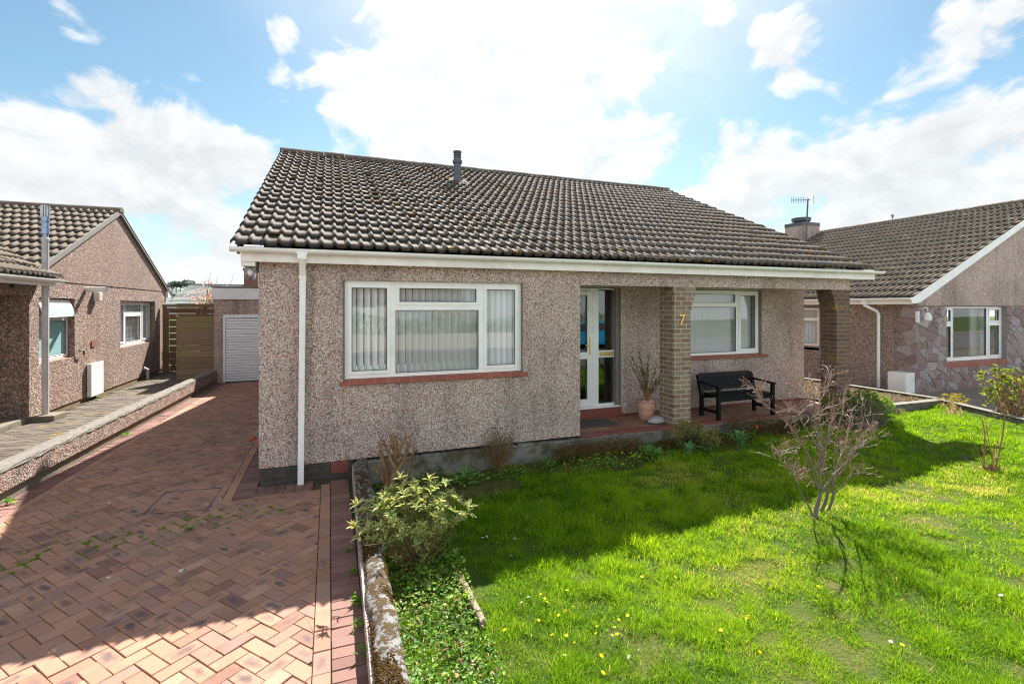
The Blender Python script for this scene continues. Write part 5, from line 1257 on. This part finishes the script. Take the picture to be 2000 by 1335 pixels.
# leafy clumps along the house
def clump(u, v, w, h, mat, L, W, m, seed, label, name='leafy_plant', cat='plant', upw=1.0, tint=(.1, .9)):
    g_ = np.random.default_rng(seed); c = spot(u, v); o = thing(name, label, cat, tuple(c))
    P = c + np.stack([g_.normal(0, w * .4, m), g_.normal(0, w * .28, m), g_.uniform(.1, 1, m) * h * .75], 1); P[:, 2] -= np.abs(P[:, 0] - c[0]) * .35 * h / w
    D = (P - c) * (1.2, 1.2, 0) / w + np.stack([g_.normal(0, .5, m), g_.normal(0, .5, m), g_.uniform(.2, 1, m) * upw], 1)
    leaves(P, D, np.tile((0, -.4, 1.), (m, 1)) + g_.normal(0, .3, (m, 3)), L * g_.uniform(.6, 1.2, m), W * g_.uniform(.7, 1.2, m), g_.uniform(*tint, m), 'leaves', mat, o)
    nb_ = NB()
    for i in range(0, m, max(1, m // 14)): nb_.tube(np.array([c + (g_.normal(0, .02), g_.normal(0, .02), -.01), P[i]]), [.004, .002], 4, .5)
    nb_.build('stems', 'shrub_leaf', o); return o
clump(905, 946, .27, .26, 'bright_leaf', .065, .032, 140, 201, 'bright green leafy plant at the lawn edge left of the wispy shrub', upw=.5)
clump(1272, 894, .30, .20, 'bright_leaf', .07, .024, 190, 202, 'fresh green leafy clump below the porch edge, beside the brown moss mat', upw=.9)
clump(1068, 914, .20, .18, 'shrub_leaf', .06, .026, 110, 203, 'dark green leafy weed by the plinth at the left end of the brown moss mat', upw=.8)
clump(1000, 925, .35, .10, 'cover_leaf', .035, .018, 180, 204, 'low green weeds at the foot of the wispy shrub', upw=.5)
clump(740, 935, .16, .12, 'cover_leaf', .045, .02, 70, 205, 'small green weed clump under the bare cut-back shrub', upw=.5)
# brown moss mats on the plinth
def mat_(pts, w, h, seed, label, n_=2600):
    g_ = np.random.default_rng(seed); pts = [spot(*p) for p in pts]; c = np.mean(pts, 0); o = thing('moss_mat', label, 'moss', tuple(c))
    i = g_.integers(0, len(pts) - 1, n_); t_ = g_.random((n_, 1)); P = np.array(pts)[i] * (1 - t_) + np.array(pts)[i + 1] * t_
    across = g_.normal(0, w, n_); P[:, 1] += across; P[:, 2] += h * np.clip(1 - (across / (2 * w)) ** 2, 0, 1) * g_.uniform(.3, 1, n_)
    leaves(P, np.stack([g_.normal(0, .5, n_), g_.normal(-.3, .5, n_), g_.uniform(.2, 1, n_)], 1), np.tile((0, -1, .5), (n_, 1)), g_.uniform(.03, .07, n_), .009, g_.random(n_) ** 1.3, 'stems', 'brown_leaf', o, stuff=True)
mat_([(1085, 905), (1120, 898), (1160, 892), (1205, 888), (1250, 884)], .07, .22, 211, 'long brown moss mat growing along the plinth below the porch')
mat_([(1285, 880), (1320, 872)], .06, .12, 212, 'small brown moss mat between the green clump and the tulip leaves', 700)
mat_([(1425, 852), (1470, 850), (1520, 858), (1545, 860)], .09, .30, 213, 'rusty brown heather mound against the plinth beside the orange tulip', 2200)
# dwarf conifer-like shrub at the pillar foot
g4 = np.random.default_rng(104); c0 = spot(1345, 872); tops = np.concatenate([dome(at(1342, 842, 6.95), .27, .15, .17, 100, g4, .4, .5), dome(at(1388, 855, 6.9), .16, .1, .15, 55, g4, .4, .5)])
bush('dwarf_shrub', 'olive-yellow low shrub at the foot of the brick pillar', 'shrub', c0, tops, 'yellow_shrub_leaf', 'bark_grey', .032, .015, 9, g4, .004, (.3, 1.5), (0, .6), 140, .02)
# tulips
def tulip(u, v, s_, n_, seed, label, flower=None, fmat='orange_petal'):
    g_ = np.random.default_rng(seed); c = spot(u, v); o = thing('tulip_plant', label, 'tulip', tuple(c)); V, Fq, T = [], [], []
    for i in range(n_):
        a = g_.uniform(0, 6.28); r_ = g_.uniform(.4, 1.1); L = s_ * g_.uniform(.7, 1.15); b0 = c + np.array((g_.normal(0, .03), g_.normal(0, .02), -.02)); dirx = np.array((math.cos(a), math.sin(a) * .8, 0)); sx_ = np.array((-math.sin(a), math.cos(a), 0))
        tt = np.linspace(0, 1, 7); k0 = len(V)
        for t_ in tt:
            p = b0 + dirx * L * r_ * t_ ** 1.5 * .8 + np.array((0, 0, L * (t_ - .55 * r_ * t_ ** 3))); w_ = .07 * math.sin(math.pi * min(1, .12 + .88 * t_)) * (1 if t_ < 1 else .05)
            V += [p - sx_ * w_ * .5 + (0, 0, .012), p - (0, 0, .004), p + sx_ * w_ * .5 + (0, 0, .012)]; T += [g_.random()] * 3
        for j in range(6): q = k0 + 3 * j; Fq += [(q, q + 1, q + 4, q + 3), (q + 1, q + 2, q + 5, q + 4)]
    npmesh('leaves', np.array(V), np.array(Fq), 'tulip_leaf', o, None, {'tint': ('POINT', np.array(T)), 'edge': ('POINT', np.zeros(len(V)))}, True)
    if flower:
        p = at(*flower); nb_ = NB(); nb_.tube(np.array([c, (c + p) / 2 + (.01, 0, .02), p]), .004, 5, .5); nb_.build('stem', 'bright_leaf', o)
        leaves(np.tile(p, (7, 1)), np.stack([np.cos(np.arange(7) * .9) * .35, np.sin(np.arange(7) * .9) * .35, np.ones(7)], 1), np.stack([-np.cos(np.arange(7) * .9), -np.sin(np.arange(7) * .9), np.full(7, .3)], 1), .06, .042, g_.random(7), 'flower', fmat, o)
tulip(1345, 890, .30, 11, 221, 'broad-leaved tulip clump without open flowers below the dwarf shrub')
tulip(1448, 870, .33, 15, 222, 'broad-leaved tulip clump with one orange bloom by the brown heather', (1479, 838, 6.9))
clump(1380, 880, .12, .08, 'tulip_leaf', .04, .014, 50, 206, 'small blue-grey leafy plant right of the flowerless tulip clump', upw=.8)
clump(1520, 868, .22, .08, 'bright_leaf', .04, .018, 90, 207, 'low green weeds in front of the rusty heather mound', upw=.6)
# evergreen shrubs by the end pillar
g5 = np.random.default_rng(105); c0 = spot(1690, 842); tops = np.concatenate([dome(at(1690, 800, 8.4), .52, .36, .31, 400, g5, .6, .45), dome(at(1640, 795, 8.5), .25, .25, .24, 110, g5, .5, .4)])
bush('evergreen_shrub', 'rounded mid-green shrub in front of the dark end pillar', 'shrub', c0, tops, 'shrub_leaf', 'bark_grey', .05, .017, 8, g5, .006, (.3, 1.3), (.45, 1), 300, .02)
clump(1757, 812, .2, .2, 'yellow_shrub_leaf', .035, .018, 120, 208, 'small yellow-green plant at the corner of the concrete kerb wall', upw=.6, tint=(0, .5))
g6 = np.random.default_rng(106); c0 = spot(1862, 812); tops = dome(at(1862, 788, 9.5), .30, .22, .2, 80, g6, .4, .75)
bush('spirea_shrub', 'small yellow and pink leaved shrub at the corner of the low wall', 'shrub', c0, tops, 'yellow_shrub_leaf', 'bark_brown', .045, .02, 7, g6, .005, (.3, 1.4), (.0, .75), 90, .02, every=3)
g7 = np.random.default_rng(107); c0 = np.array((10.75, 4.75, .02)); tops = np.concatenate([dome(at(1985, 768, 8.5), .42, .42, .40, 150, g7, .5, .6), dome(at(1940, 738, 8.55), .2, .2, .2, 30, g7, .5, .4)])
bush('photinia_bush', 'large glossy-leaved bush with bare lower stems at the right-hand edge', 'bush', c0, tops, 'glossy_leaf', 'bark_brown', .075, .032, 7, g7, .012, (.3, 1.3), (.1, 1), 60, .02, every=3)
clump(1850, 832, .5, .08, 'bright_leaf', .04, .016, 160, 209, 'strip of low bright weeds along the foot of the low right-hand wall', upw=.6)
# stump with suckers and a young stem
g8 = np.random.default_rng(108); c0 = spot(1937, 922); o = thing('stump_sapling', 'cut stump with bare suckers and one tall leafy young stem on the lawn', 'sapling', tuple(c0)); b = MB(); nb_ = NB()
sm_ = NB()
for i in range(30):
    a = g8.uniform(0, 6.28); r_ = g8.uniform(.0, .07); p = c0 + (r_ * math.cos(a), r_ * math.sin(a), -.03); sm_.tube(np.array([p, p + (r_ * .35 * math.cos(a), r_ * .35 * math.sin(a), g8.uniform(.07, .13))]), [.022, .012], 6, .4)
sm_.build('stump', 'bark_brown', o)
d0 = (c0[0] * sa + c0[1] * ca)
for pl_, r_ in (([(1945, 912), (1950, 890), (1958, 850), (1962, 820), (1964, 790)], .011), ([(1922, 910), (1922, 880), (1924, 850), (1920, 825), (1913, 812)], .009), ([(1918, 905), (1908, 880), (1900, 850)], .006), ([(1942, 905), (1934, 880), (1928, 840), (1925, 815)], .006), ([(1944, 900), (1945, 875), (1950, 855)], .007), ([(1922, 905), (1928, 850), (1938, 822), (1950, 808)], .004)):
    nb_ = NB(); pp = np.array([at(u, v, d0 + g8.normal(0, .03)) for u, v in pl_]); nb_.tube(pp, np.linspace(r_, r_ * .45, len(pp)), 6, .5)
    for _ in range(5):
        i = g8.integers(0, len(pp) - 1); p = pp[i] + (pp[i + 1] - pp[i]) * g8.random(); q = p + np.array((g8.normal(0, .06), g8.normal(0, .05), g8.uniform(.02, .1))); nb_.tube(np.array([p, q]), [.003, .0015], 4, .6)
    nb_.build('stem', 'bark_brown', o)
P = at(1964, 770, d0) + g8.normal(0, .09, (34, 3)) * (1, 1, 1.4); leaves(P, g8.normal(0, .6, (34, 3)) + (0, 0, .6), g8.normal(0, 1, (34, 3)), g8.uniform(.04, .075, 34), .028, g8.random(34), 'leaves', 'glossy_leaf', o)
# ------------------------------------------------------------------ the bare maple
g9 = np.random.default_rng(109); c0 = spot(1590, 1010); DM = c0[0] * sa + c0[1] * ca
MT = thing('maple_tree', 'bare multi-stemmed young maple with pale twigs and red tips on the lawn', 'tree', tuple(c0))
thick, thin = NB(), NB(); ends = []
def zp(x, y):
    x = 628 + (x - 628) * (1 - .20 * min(1, abs(x - 628) / 300)); return (1440 + x / 3.926, 720 + y / 3.926)
limbs = [([(600, 1145), (605, 1080), (640, 985), (640, 920), (628, 800), (632, 640), (608, 500), (590, 380), (588, 250), (580, 190)], .026, 0, .05),
         ([(640, 925), (600, 870), (575, 770), (560, 690), (470, 560), (400, 470), (330, 430), (250, 360), (130, 285), (60, 210), (15, 155)], .014, .0, -.25),
         ([(640, 1095), (690, 1020), (705, 930), (690, 830), (655, 760), (650, 690), (700, 520), (738, 400), (725, 250)], .020, .10, .12),
         ([(705, 1080), (735, 1000), (745, 920), (760, 850), (840, 770), (930, 670), (980, 610), (1070, 585), (1150, 530), (1195, 500)], .016, .05, -.15),
         ([(645, 940), (700, 870), (760, 800), (870, 720), (950, 650), (1010, 560), (1025, 440), (1045, 290)], .012, -.02, .15),
         ([(575, 1130), (545, 1060), (500, 980), (440, 900), (410, 830), (370, 785), (300, 745), (235, 705), (150, 680)], .010, -.02, -.3),
         ([(740, 975), (830, 920), (900, 840), (950, 800), (1020, 800), (1080, 800)], .007, .05, -.25),
         ([(745, 900), (745, 760), (765, 620), (790, 470), (830, 320), (880, 190)], .010, .08, .3),
         ([(628, 800), (660, 620), (700, 480), (780, 330), (840, 250)], .009, 0, -.2),
         ([(632, 640), (560, 520), (480, 400), (440, 330), (330, 330)], .009, 0, -.35),
         ([(608, 500), (640, 380), (640, 260), (690, 120), (700, 30)], .007, 0, .15),
         ([(575, 770), (520, 660), (470, 560), (420, 640), (380, 660)], .006, 0, -.1),
         ([(690, 830), (660, 650), (675, 560), (640, 430), (620, 330), (560, 200)], .009, .1, .35),
         ([(760, 850), (800, 700), (850, 620), (900, 480), (960, 330)], .008, .05, .4),
         ([(590, 380), (520, 300), (480, 200), (400, 150)], .006, 0, -.1),
         ([(440, 900), (470, 850), (460, 770)], .004, 0, -.1), ([(545, 1060), (520, 900), (490, 780)], .004, 0, -.1)]
def twig(p, d_, L, r_, lev):
    n_ = 4; pts = [p]; dd_ = d_
    for i in range(n_):
        dd_ = norm(dd_ + g9.normal(0, .16, 3) + np.array((0, 0, .06))); pts.append(pts[-1] + dd_ * L / n_)
    pts = np.array(pts); rad = np.linspace(r_, max(r_ * .5, .0014), n_ + 1); tl = .15 if lev > 0 else .9
    thin.tube(pts, rad, 4, np.repeat(np.linspace(.1 if lev else .35, .5 if lev else 1., n_ + 1), 4))
    if lev > 0:
        for k in range(g9.integers(2, 5)):
            i = g9.integers(1, n_ + 1); s_ = norm(g9.normal(0, 1, 3)); dv = norm(dd_ + s_ * .85 + (0, 0, .15)); twig(pts[i], dv, L * g9.uniform(.45, .75), max(r_ * .55, .0016), lev - 1)
    else:
        thin.tube(np.array([pts[-1], pts[-1] + dd_ * .008, pts[-1] + dd_ * .016]), [.0022, .0036, .0008], 4, 1.)
for pl_, r_, z0_, z1_ in limbs:
    m_ = len(pl_); pp = np.array([at(*zp(*q), DM + z0_ + (z1_ - z0_) * (i / (m_ - 1)) ** 1.3) for i, q in enumerate(pl_)]); pp[1:] += g9.normal(0, .006, (m_ - 1, 3))
    tt = np.linspace(0, m_ - 1, m_ * 3); fi = np.minimum(tt.astype(int), m_ - 2); pi = pp[fi] + (pp[fi + 1] - pp[fi]) * (tt - fi)[:, None]
    pi[1:-1] = (pi[:-2] + pi[1:-1] * 2 + pi[2:]) / 4
    thick.tube(pi, np.linspace(r_ * .9, max(.0026, r_ * .16), len(pi)), 8 if r_ > .012 else 6, .5)
    for k in range(int(4 + m_ * 1.25)):
        t_ = g9.uniform(.38, 1.0); i = min(int(t_ * (len(pi) - 1)), len(pi) - 2); d_ = norm(pi[i + 1] - pi[i]); s_ = norm(g9.normal(0, 1, 3)); s_[2] = abs(s_[2]) * .6
        twig(pi[i], norm(d_ * .7 + s_ * .8), g9.uniform(.06, .17), .0028, 2 if g9.random() < .36 else 1)
    twig(pi[-1], norm(pi[-1] - pi[-3]), .12, .003, 1)
thick.build('trunk', 'bark_maple', MT); thin.build('twigs', 'twig_maple', MT)
# far magnolia behind the garage
g10 = np.random.default_rng(110); c0 = ony(418, 640, 19.5); o = thing('magnolia_tree', 'pink-blossomed small tree behind the timber gate and garage', 'tree', (c0[0], c0[1], -.1)); nb_ = NB(); tp = []
for (u, v) in ((393, 585), (402, 580), (414, 583), (397, 578), (408, 587), (388, 588), (420, 578), (400, 555), (412, 552), (408, 548), (440, 562), (424, 570), (395, 590), (410, 592), (447, 565)):
    q = ony(u, v, 19.5 + g10.normal(0, .3)); c = curve(np.array((c0[0] + .2, c0[1], .5)), q, 6, g10, 0, .06); nb_.tube(c, np.linspace(.03, .006, 6), 4, .5); tp.append(q)
    for _ in range(3): e = q + g10.normal(0, .18, 3); nb_.tube(np.array([c[-2], e]), [.008, .004], 3, .5); tp.append(e) if v > 570 else None
nb_.build('branches', 'bark_grey', o); tp = np.array([q for q in tp if q[2] < 2.9]); tp = np.repeat(tp, 4, 0) + g10.normal(0, .07, (len(tp) * 4, 3)); leaves(*rosette(tp, g10.normal(0, .4, tp.shape) + (0, 0, 1), .07, .045, 5, g10, (.2, 1.1)), 'blossom', 'pink_blossom', o)
# ------------------------------------------------------------------ ground cover between wall and lawn
g11 = np.random.default_rng(111); m_ = 9500; y = g11.uniform(1.3, 6.25, m_); f_ = g11.random(m_); x = mwx(y) + .17 + f_ * (edge_x(y) - mwx(y) - .17 + .08)
kp = (y < 4.6) | (g11.random(m_) < .28); x, y = x[kp], y[kp]; m_ = len(x); cf = field(81, .16)(x, y)
P = np.stack([x, y, lawn_z(x, y) + .01 + g11.random(m_) * (.03 + .09 * cf)], 1)
D = np.stack([g11.normal(0, 1, m_), g11.normal(0, 1, m_), g11.uniform(-.1, .7, m_)], 1); tn = np.clip(g11.normal(.42, .25, m_) + .25 * (cf - .5), 0, .86); tn = np.where(g11.random(m_) < .04, 1., tn)
sz = np.where(g11.random(m_) < .18, g11.uniform(1.2, 1.9, m_), g11.uniform(.5, 1.1, m_))
gc = leaves(P, D, np.tile((0, 0, 1.), (m_, 1)) + g11.normal(0, .5, (m_, 3)), .027 * sz, .018 * sz, tn, 'ground_cover', 'cover_leaf', stuff=True)
m2 = 900; i = g11.integers(0, m_, m2); lt = leaves(P[i] * (1, 1, 1) + g11.normal(0, .02, (m2, 3)), g11.normal(0, 1, (m2, 3)) * (1, 1, .35), np.tile((0, 0, 1.), (m2, 1)) + g11.normal(0, .3, (m2, 3)), g11.uniform(.02, .06, m2), g11.uniform(.006, .022, m2), g11.random(m2), 'leaf_litter', 'dead_leaf', stuff=True)
# weeds at the foot of the garden wall on the drive side
for k, (u, v, s_) in enumerate(((700, 1180, .10), (708, 1225, .08), (722, 1280, .10), (690, 1120, .06), (683, 1075, .05), (247, 852, .10), (18, 985, .10), (370, 1035, .06))):
    g_ = np.random.default_rng(300 + k); c = onz(u, v, GZ); n_ = 26; lab = ['feathery green weed at the wall foot above the bush shadow', 'green weed at the wall foot beside the leaf shadows', 'green weed at the wall foot nearest the camera', 'tiny weed at the wall foot below the rhododendron', 'tiny weed at the wall foot left of the rhododendron', 'bright yellow-green weed at the foot of the left boundary wall', 'dark green weed at the near end of the left boundary wall', 'small dark weed growing between the drive bricks'][k]
    o = leaves(c + np.stack([g_.normal(0, s_ * .25, n_), g_.normal(0, s_ * .3, n_), g_.random(n_) * s_ * .4], 1), np.stack([g_.normal(0, .8, n_), g_.normal(0, .8, n_), g_.uniform(.2, 1, n_)], 1), np.tile((0, 0, 1.), (n_, 1)), s_ * .6, s_ * .22, g_.uniform(.1, .8, n_), 'weed', 'bright_leaf' if k in (5,) else 'cover_leaf')
    o.data.transform(Matrix.Translation(-Vector(c))); o.location = c; tag(o, lab, 'weed')
# leaf litter and little weeds along the shaded border
m2 = 5200; xx = g11.uniform(.5, 9.2, m2); bl_ = np.where(xx < 2.2, 5.35 - .15 * (2.2 - xx), 5.72 + .18 * np.sin(xx * 1.1) + .1 * np.sin(xx * 2.7 + 1)); yy = bl_ - .08 + g11.random(m2) * (6.34 - bl_ + .08); P = np.stack([xx, yy, lawn_z(xx, yy) + .008 + .02 * g11.random(m2)], 1)
leaves(P, g11.normal(0, 1, (m2, 3)) * (1, 1, .3), np.tile((0, 0, 1.), (m2, 1)) + g11.normal(0, .3, (m2, 3)), g11.uniform(.02, .055, m2), g11.uniform(.008, .024, m2), g11.random(m2) ** 1.5, 'leaf_litter', 'brown_leaf', stuff=True)
m2 = 2600; i = g11.integers(0, len(P), m2); kp = field(91, .22)(P[i][:, 0], P[i][:, 1]) > .5; Q = P[i][kp]; m2 = len(Q); Q = Q + g11.normal(0, .02, (m2, 3)) + np.stack([0 * Q[:, 0], 0 * Q[:, 0], .05 * g11.random(m2)], 1)
leaves(Q, g11.normal(0, .8, (m2, 3)) + (0, 0, .5), np.tile((0, 0, 1.), (m2, 1)) + g11.normal(0, .3, (m2, 3)), g11.uniform(.025, .05, m2), g11.uniform(.012, .024, m2), g11.random(m2) * .8, 'ground_cover', 'cover_leaf', stuff=True)
# stone lawn edging
b = MB(); pts = [spot(u, v) for u, v in ((898, 1135), (912, 1160), (922, 1185), (935, 1210), (945, 1232))]
for i in range(len(pts) - 1):
    p, q = pts[i][:2], pts[i + 1][:2]; D = norm(q - p); S = np.array((-D[1], D[0])) * .022; z = lz(p)
    b.prism([(*(p - S), 0), (*(q - D * .01 - S), 0), (*(q - D * .01 + S), 0), (*(p + S), 0)], (0, 0, z - .08), (0, 0, z + .055 + random.uniform(-.008, .008)))
o = b.build('lawn_edging', 'edging_stone', None, tuple(pts[1]), bevel=.008); tag(o, 'half-buried pale stone edging between lawn and ground cover', 'edging')
# flowers in the grass
def flower(name, label, cat, group, pet, k, r_, spots_, seed, centre):
    g_ = np.random.default_rng(seed); a = np.arange(k) * 2 * np.pi / k; D = np.stack([np.cos(a), np.sin(a), np.full(k, .25)], 1)
    X_, Z_ = np.stack([-np.sin(a), np.cos(a), 0 * a], 1), np.tile((0, 0, 1.), (k, 1)); V = []
    for i in range(k):
        for (lx, ly, l_) in LEAF_V: V.append(X_[i] * lx * r_ * .75 + D[i] * ly * r_ + Z_[i] * l_ * r_)
    V = np.array(V); Fq = (LEAF_F[None] + 5 * np.arange(k)[:, None, None]).reshape(-1, 4)
    sv, sf = tube_np(np.array([(0, 0, -.07), (.004, 0, -.03), (0, 0, 0)]), .0016, 4)
    me0 = None
    for i, (u, v, h_) in enumerate(spots_):
        p = spot(u, v + 6); p[2] += h_
        if me0 is None:
            o = npmesh(name, V, Fq, pet, None, None, {'tint': ('POINT', g_.random(len(V))), 'edge': ('POINT', np.zeros(len(V)))}, True); me0 = o.data
            cm = MB(); cm.lathe([(r_ * .3, 0), (r_ * .28, .004), (.001, .006)], (0, 0, 0), 8); c0_ = cm.build('centre', centre, o); st0 = npmesh('stem', sv, sf, 'shrub_leaf', o)
        else:
            o = bpy.data.objects.new(name, me0); col.objects.link(o)
            for cc_ in (c0_, st0): q = cc_.copy(); q.parent = o; col.objects.link(q)
        o.location = p; o.rotation_euler = (g_.normal(.25, .25), g_.normal(0, .25), g_.uniform(0, 6)); s_ = g_.uniform(.8, 1.2); o.scale = (s_, s_, s_); tag(o, label, cat, group)
Z5 = lambda x, y: (900 + x * .3, 1000 + y * .3)
yl = [(285, 820), (505, 755), (520, 580), (548, 607), (562, 633), (595, 853), (637, 720), (684, 688), (687, 857), (690, 553), (732, 663), (738, 905), (798, 497), (887, 795), (880, 842), (915, 993), (1003, 802), (1020, 848), (1028, 750), (1087, 723), (1180, 462), (1395, 465), (1695, 822), (1870, 728), (1945, 968), (925, 1108), (985, 855)]
yl = [(*Z5(*q), .075) for q in yl] + [(1600, 1175, .07), (1598, 1157, .07), (1762, 1275, .07), (1408, 1245, .07), (1460, 1220, .07)]
flower('yellow_flower', 'small yellow celandine open in the sunlit lawn', 'flower', 'yellow flowers dotted over the lawn', 'yellow_petal', 8, .014, yl, 401, 'yellow_petal')
wl = [(143, 198), (168, 190), (353, 205), (240, 232), (330, 320), (440, 598), (395, 635), (675, 990), (1095, 1000)]
wl = [(*Z5(*q), .075) for q in wl] + [(1955, 1175, .07), (1740, 1265, .06)]
flower('daisy', 'small white daisy open in the lawn', 'flower', 'white daisies dotted over the lawn', 'white_petal', 12, .013, wl, 402, 'brass')
Z7 = lambda x, y: (1040 + x / 4, 780 + y / 4)
sl2 = [(360, 490), (378, 492), (402, 488), (415, 482), (445, 470), (462, 466), (480, 482), (495, 480), (505, 440), (512, 478), (520, 470), (535, 420), (540, 428), (590, 432), (640, 458), (652, 424), (700, 430), (720, 440), (735, 462), (760, 470), (770, 432), (780, 456), (795, 452), (835, 462), (850, 436), (885, 440), (940, 478), (710, 520), (255, 522), (315, 498), (1690, 295), (1925, 300), (1970, 316)]
flower('garden_flower', 'tiny yellow flower in the shaded border below the porch', 'flower', 'yellow border flowers below the porch', 'yellow_petal', 6, .019, [(*Z7(*q), .07) for q in sl2], 403, 'yellow_petal')
clump(1180, 908, .55, .10, 'cover_leaf', .045, .018, 420, 210, 'low leafy bed of small plants under the yellow border flowers', upw=.6)
# fallen bits on the drive
for k, (u, v, s_) in enumerate(((353, 1114, .022), (213, 982, .018), (212, 1127, .012))):
    c = onz(u, v, GZ + .002); b = MB(); n_ = 9; b.prism([(c[0] + s_ * random.uniform(.6, 1.3) * math.cos(i * .7), c[1] + s_ * random.uniform(.6, 1.3) * math.sin(i * .7), 0) for i in range(n_)], (0, 0, GZ + .001), (0, 0, GZ + .006))
    tag(b.build('litter', 'white_stone', None, tuple(c)), ['white chalky fleck on the drive bricks, largest of three', 'white fleck on the drive near the boundary wall', 'smallest pale fleck on the drive, left of the largest'][k], 'fleck')

# ================================================================== the street behind the camera (seen in the window glass)
structure(MB().box(-60, 60, -9.5, -3.0, -.45, -.25).build('road', 'asphalt'))
structure(MB().box(-60, 60, -2.98, -1.0, -.45, -.15).box(-60, 60, -11.5, -9.52, -.45, -.15).build('pavement', 'concrete_cap'))
OP = thing('bungalow', 'pale rendered bungalow across the street, seen only in the window glass', 'bungalow', (2, -22, -.2), 'bungalows along the street')
fO = frame((9, -22, 0), (-1, 0, 0), (0, 0, 1), (0, 1, 0)); b = MB()
wall_with_holes(b, fO, 16, -.3, 2.6, [(2, 4.4, 1, 2.3), (6, 7, .1, 2.2), (9, 11.5, 1, 2.3)], .3); b.build('wall', 'render_pale', OP)
MB().prism([(9.4, -21.6, 2.5), (9.4, -26, 4.8), (9.4, -30, 2.5)], (0, 0, 0), (-16.8, 0, 0)).build('roof', 'roof_tile_brown', OP)
for x0, w_ in ((2, 2.4), (9, 2.5)): window(OP, frame((9 - x0, -22.1, 1), (-1, 0, 0), (0, 0, 1), (0, 1, 0)), w_, 1.3, [(.08, w_ / 2 - .05, .08, 1.2, False), (w_ / 2 + .05, w_ - .08, .08, 1.2, False)])
MB().box(2.02, 2.98, -22.1, -22.05, .1, 2.2).build('door', 'upvc', OP)
HG = thing('hedge', 'clipped green hedge behind a low pale wall across the street', 'hedge', (0, -12.4, -.2)); g12 = np.random.default_rng(112); m_ = 14000
P = np.stack([g12.uniform(-14, 22, m_), g12.uniform(-13, -12.2, m_), g12.uniform(.4, 1.5, m_)], 1); P[:, 2] += .15 * np.sin(P[:, 0] * 1.3)
leaves(P, g12.normal(0, 1, (m_, 3)) + (0, .4, .4), g12.normal(0, 1, (m_, 3)), .13, .08, g12.random(m_), 'leaves', 'bright_leaf', HG)
MB().box(-14, 22, -12.15, -11.95, -.3, .62).build('wall', 'render_pale', HG)
# parked car
CR = thing('parked_car', 'bright blue hatchback parked across the street, seen in the front door glass', 'car', (13.2, -8.6, -.25))
sec = [(-2.0, .28), (-2.02, .62), (-1.95, .85), (-1.55, .95), (-1.35, 1.02), (-.75, 1.45), (.55, 1.48), (1.35, 1.05), (1.95, .92), (2.05, .6), (2.02, .28)]
def cs(x, z, s_): return (13.2 + x, -8.6 + s_ * (.82 - .16 * max(0, z - .9)), -.25 + z)
b = MB(); L_, R_ = [cs(x, z, -1) for x, z in sec], [cs(x, z, 1) for x, z in sec]; k = len(sec); b.add(L_ + R_, [tuple(range(k)), tuple(range(2 * k - 1, k - 1, -1))] + [(i, (i + 1) % k, k + (i + 1) % k, k + i) for i in range(k)]); b.build('body', 'car_blue', CR, bevel=.05, seg=3)
b = MB()
for s_ in (-1, 1): b.prism([cs(-1.25, 1.0, s_), cs(-.72, 1.38, s_), cs(.5, 1.41, s_), cs(1.1, 1.03, s_)], (0, s_ * .003, 0), (0, s_ * .012, 0))
b.build('side_glass', 'dark_metal', CR)
for x in (-1.3, 1.3):
    for s_ in (-1, 1):
        b = MB(); b.tube([(13.2 + x, -8.6 + s_ * .66, .05), (13.2 + x, -8.6 + s_ * .86, .05)], .3, 20); wl_ = b.build('wheel', 'cloth_dark', CR); MB().tube([(13.2 + x, -8.6 + s_ * .861, .05), (13.2 + x, -8.6 + s_ * .88, .05)], .19, 16).build('rim', 'steel', wl_)
